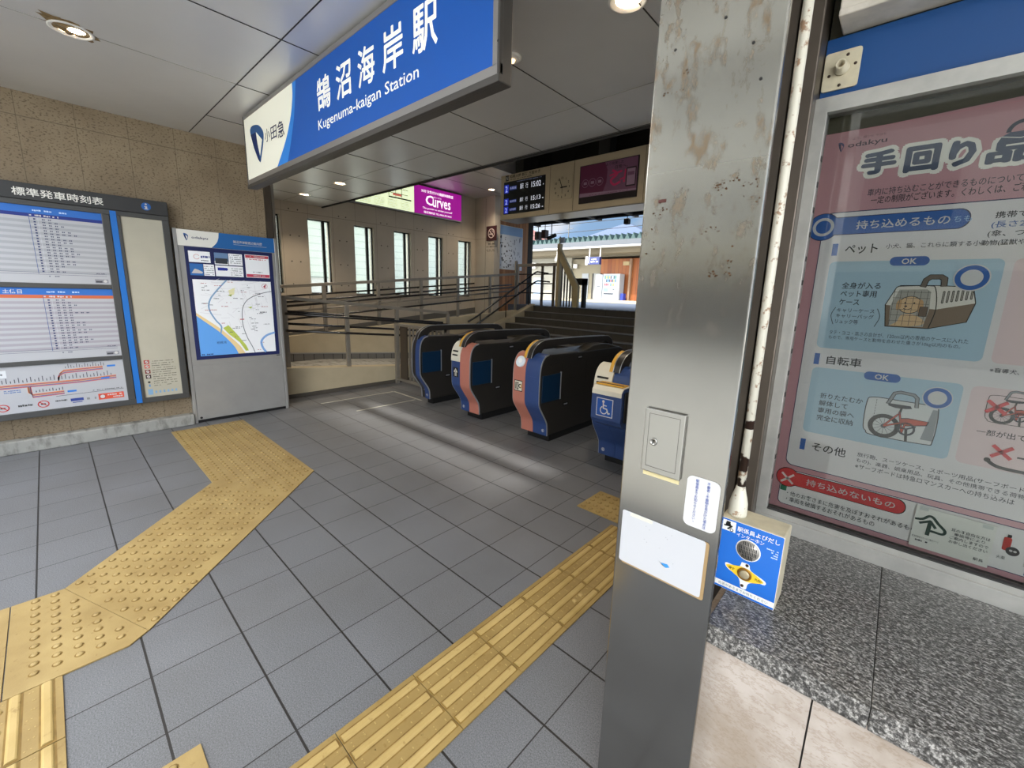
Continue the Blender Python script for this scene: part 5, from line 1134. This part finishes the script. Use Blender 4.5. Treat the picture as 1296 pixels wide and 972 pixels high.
MB().m(mat('blue_grey_door', '#9fb0c4', .5)).box(-23.8, -22.8, 27.9, 28.02, 1.17, 2.75).build('shutter', b)
MB().m(PAPER).box(-19.8, -19.45, 27.95, 28.05, 3.5, 3.82).build('wall_notice', b)
MB().m(PAPER).box(-24.2, -23.6, 27.8, 28.0, 3.5, 4.0).build('wall_box', b)
MB().m(mat('timber_box', '#a8946c', .6)).box(-15.4, -14.85, 27.9, 28.15, 3.65, 3.92).build('speaker_box', b)
MB().m(mat('brown_post', '#8a6f58', .6)).box(-14.9, -14.75, 27.9, 28.1, 1.17, 4.1).build('post', b)
for lab, x0, x1, z1, full in (('white drinks vending machine with rows of cans on the far platform', -16.56, -15.2, 3.02, 1), ('narrow pale locker cabinet left of the vending machine', -17.2, -16.6, 2.98, 0)):
    v = thing('vending_machine' if full else 'locker_cabinet', lab, 'vending machine' if full else 'cabinet', ((x0+x1)/2, 27.6, 1.17))
    MB().m(mat('machine_white', '#a3a8ae', .4)).box(x0, x1, 27.2, 27.9, 1.17, z1).build('body', v, bev=.02)
    if full:
        a = Art('y-', 27.195); a.rect(x0+.12, 2.15, x1-.25, 2.92, INK('#7d8f9e'), 1)
        R = random.Random(2)
        for r_ in range(3):
            for c in range(8): a.rect(x0+.15+c*.12, 2.18+r_*.25, x0+.23+c*.12, 2.36+r_*.25, INK(R.choice(('#c24a4a', '#3f6fb5', '#e8e2d0', '#4c8a6a', '#2b3550', '#d8a24a'))), 3)
        a.build('display_window', v); a = Art('y-', 27.195); a.rect(x0+.12, 1.55, x1-.45, 1.65, INK('#3a3f48'), 1); a.rect(x0+.12, 1.75, x0+.45, 2.0, INK('#7fb0c8'), 1); a.rect(x1-.5, 1.9, x1-.35, 1.96, INK('#2a2c30'), 1); a.build('dispensing_slot', v)
    else:
        a = Art('y-', 27.195); a.rect(x0+.15, 2.1, x0+.45, 2.16, INK('#2a2c30'), 1); a.rect(x1-.02, 1.2, x1, z1-.02, INK('#8c949c'), 1); a.build('lock', v)
o = MB().m(mat('bin_blue', '#2438a0', .5)).box(-15.15, -14.95, 27.4, 27.8, 1.17, 1.65).build('waste_bin'); tag(o, 'small blue bin beside the far vending machine', 'bin')
c = thing('platform_canopy', 'far platform canopy with a dark green ribbed metal edge', 'canopy', (-16, 27, 4.5))
mb = MB().m(mat('canopy_green', '#2b403e', .5, .3, .5, .1, 3))
for i in range(46):
    x = -26+i*.42; mb.prism([(x, 5.02), (x+.42, 5.02), (x+.34, 5.12), (x+.21, 5.42), (x+.08, 5.12)], 'y', 24.9, 32)
mb.build('ribbed_roof', c)
MB().m(mat('fascia_grey', '#46494e', .5)).box(-26, -6, 24.85, 25.0, 4.70, 5.04).build('fascia', c); MB().m(mat('gutter_grey', '#a4a5a3')).tube([(-26, 24.8, 4.63), (-6, 24.8, 4.63)], .07).build('gutter', c)
MB().m(mat('soffit_grey', '#6b665e', .7)).box(-26, -6, 25, 33, 4.62, 4.70).build('soffit', c)
mb = MB().m(mat('canopy_beam', '#7a705c', .6))
mb.bm.free()
for y in (26, 27): MB().m(mat('canopy_beam', '#7a705c', .6)).box(-26, -6, y, y+.15, 4.35, 4.62).build('beam', c)
s_ = thing('platform_sign', 'small navy hanging direction sign under the far canopy', 'sign', (-16.05, 25, 3.5))
MB().m(NAVY).box(-16.5, -15.57, 24.95, 25.2, 3.52, 4.02).build('panel', s_); MB().m(PAPER).box(-16.68, -16.5, 24.95, 25.05, 3.5, 4.05).build('end_panel', s_)
for x in (-16.5, -15.66): MB().m(WHITE).box(x, x+.06, 25.1, 25.16, 3.9, 4.62).build('hanger', s_)
a = Art('y-', 24.949); a.rect(-16.42, 3.6, -16.36, 3.95, PAPER, 1); a.fit('1番線', -16.2, 3.80, -15.8, 3.92, PAPER, 1); a.scribble(-16.25, 3.65, -15.68, 3.74, PAPER, 1, 3); a.build('lettering', s_)
l_ = thing('platform_lamp', 'white hanging lamp on the far platform left of the sign', 'lamp', (-19.3, 25.2, 3.9))
MB().m(WHITE).cyl((-19.3, 25.2, 4.1), (-19.3, 25.2, 4.62), .06).build('stem', l_); MB().m(WHITE).lathe([(.06, .3), (.14, .15), (.2, .02), (.18, -.06), (.01, -.1)], (-19.3, 25.2, 3.9), 16).build('shade', l_)
for lab, x, z in (('dark loudspeaker box hanging at the left of the pair above the platform', -7.87, 3.06), ('dark loudspeaker box hanging at the right of the pair above the platform', -7.63, 3.09)):
    q = thing('loudspeaker', lab, 'loudspeaker', (x, 9.35, z)); MB().m(mat('speaker_brown', '#4a3432', .5)).box(x-.07, x+.07, 9.27, 9.43, z-.12, z+.10).build('body', q, bev=.01); MB().m(DARK).cyl((x, 9.35, z+.10), (x, 9.35, 3.42), .01, 8).build('rod', q)
q = thing('security_camera', 'dark security camera hanging right of the loudspeakers', 'security camera', (-7.4, 9.35, 3.0)); MB().m(DARK).cyl((-7.52, 9.35, 2.96), (-7.26, 9.35, 3.04), .05, 12).build('body', q); MB().m(DARK).cyl((-7.4, 9.35, 3.0), (-7.4, 9.35, 3.42), .012, 8).build('rod', q)
q = thing('hanging_sensor', 'small dark box hanging from the platform roof beside the pillar', 'sensor', (-5.14, 9.35, 3.22)); MB().m(DARK).box(-5.20, -5.08, 9.29, 9.41, 3.15, 3.27).build('body', q, bev=.008); MB().m(DARK).cyl((-5.14, 9.35, 3.27), (-5.14, 9.35, 3.42), .01, 8).build('rod', q)
q = thing('utility_pole', 'slim pale mast beyond the far canopy', 'mast', (-27.9, 38.2, 0)); MB().m(GREYFR).cyl((-27.9, 38.2, 0), (-27.9, 38.2, 9.4), .07, 10, .05).build('pole', q); MB().m(GREYFR).box(-28.2, -27.3, 38.17, 38.23, 8.32, 8.37).build('cross_arm', q)
for z0, z1 in ((9.0, 8.9), (7.9, 8.3), (6.7, 6.95)): MB().m(DARK).tube([(-45, 38.2, z0), (-27.9, 38.2, (z0+z1)/2-.12), (0, 38.2, z1)], .03, 6).build('wire', q)
h = thing('house', 'distant house with a pale blue grey hipped roof', 'house', (-23, 42, 0))
MB().m(FARW).box(-27, -19, 39, 45, 0, 7.1).build('wall', h); mb = MB().m(mat('slate_roof', '#3c485e', .7)); mb.solid([(-27.6, 38.5, 7.1), (-18.4, 38.5, 7.1), (-18.4, 45.5, 7.1), (-27.6, 45.5, 7.1)], [(-23.1, 41.5, 9.0), (-22.6, 41.5, 9.0), (-22.6, 42.5, 9.0), (-23.1, 42.5, 9.0)]); mb.build('roof', h)
h = thing('house', 'distant house with a salmon pink roof at the left of the opening', 'house', (-37, 42, 0))
MB().m(FARW).box(-41, -33.6, 39, 45, 0, 7.0).build('wall', h); mb = MB().m(mat('pink_roof', '#8f5f58', .7)); mb.solid([(-41.5, 38.5, 7.0), (-33, 38.5, 7.0), (-33, 45.5, 7.0), (-41.5, 45.5, 7.0)], [(-38, 41.5, 9.6), (-37, 41.5, 9.6), (-37, 42.5, 9.6), (-38, 42.5, 9.6)]); mb.build('roof', h)

# ------------------------------------------------------------------ building seen through the ramp windows, unseen sun-blocking buildings over the street
h = thing('neighbour_house', 'white clapboard house seen through the ramp windows', 'house', (-17, 5, 0))
t_ = NT('white_clapboard'); c_ = t_.new('ShaderNodeTexCoord'); s3 = t_.new('ShaderNodeSeparateXYZ', {0: c_.outputs['Object']})
e_ = t_.math('LESS_THAN', t_.math('FRACT', t_.math('DIVIDE', s3.outputs[2], .24)), .1); t_.set(col=t_.mix(e_, '#cfd8cc', '#a9b3aa'), rough=.7)
MB().m(t_.m).box(-19, -15.2, -8, 13.0, 0, 5.6).build('wall', h); MB().m(mat('slate_roof', '#3c485e', .7)).prism([(-8.4, 5.6), (13.4, 5.6), (2.5, 7)], 'x', -19.2, -15.0).build('roof', h)
mb = MB().m(PAPER); mb.box(-15.2, -15.15, 5.6, 6.8, .6, 1.75); mb.m(mat('frame_grey', '#8d9690', .5)); 
for q in ((5.55, 5.6, .55, 1.8), (6.8, 6.85, .55, 1.8), (5.6, 6.8, 1.75, 1.8), (5.6, 6.8, .55, .6)): mb.box(-15.2, -15.12, *q)
mb.build('shutter_window', h)
for i, (x0, x1, z, lab) in enumerate(((-9, -5.0, 14.8, 'tall cream unseen sun-blocking building opposite, to the left'), (-4.98, -2.0, 12.25, 'lower cream unseen building letting the sun band in opposite the entrance'), (-1.98, 4.6, 14.8, 'tall cream unseen sun-blocking building opposite, to the right'))):  # unseen blocks, stepped in height to let one sun band reach the floor
    h = thing('sun_block_building', lab, 'building', ((x0+x1)/2, -14, 0), 'unseen sun-blocking buildings across the street'); MB().m(mat('street_wall', '#e6e2d8', .8, 0, .3, .06, .6)).box(x0, x1, -16, -12, 0, z).build('wall', h)
    m2 = MB().m(mat('street_glass', '#3c4650', .15))
    n = max(2, int((x1-x0)/3))
    for k in range(n):
        for zz in (3.6, 6.8): m2.box(x0+(k+.22)*(x1-x0)/n, x0+(k+.78)*(x1-x0)/n, -12.02, -11.98, zz, zz+1.4)
    m2.build('windows', h)
    MB().m(mat('reflected_band_brown', '#2e2823', .6)).box(x0+.02, x1-.02, -12, -11.9, 0, 2.35).build('reflected_dark_band', h)  # dark front and pale strip added for the bands mirrored in the pillar
    MB().m(mat('reflected_band_pale', '#b8a876', .7)).box(x0+.02, x1-.02, -12, -11.6, 2.55, 2.95).build('reflected_pale_band', h)
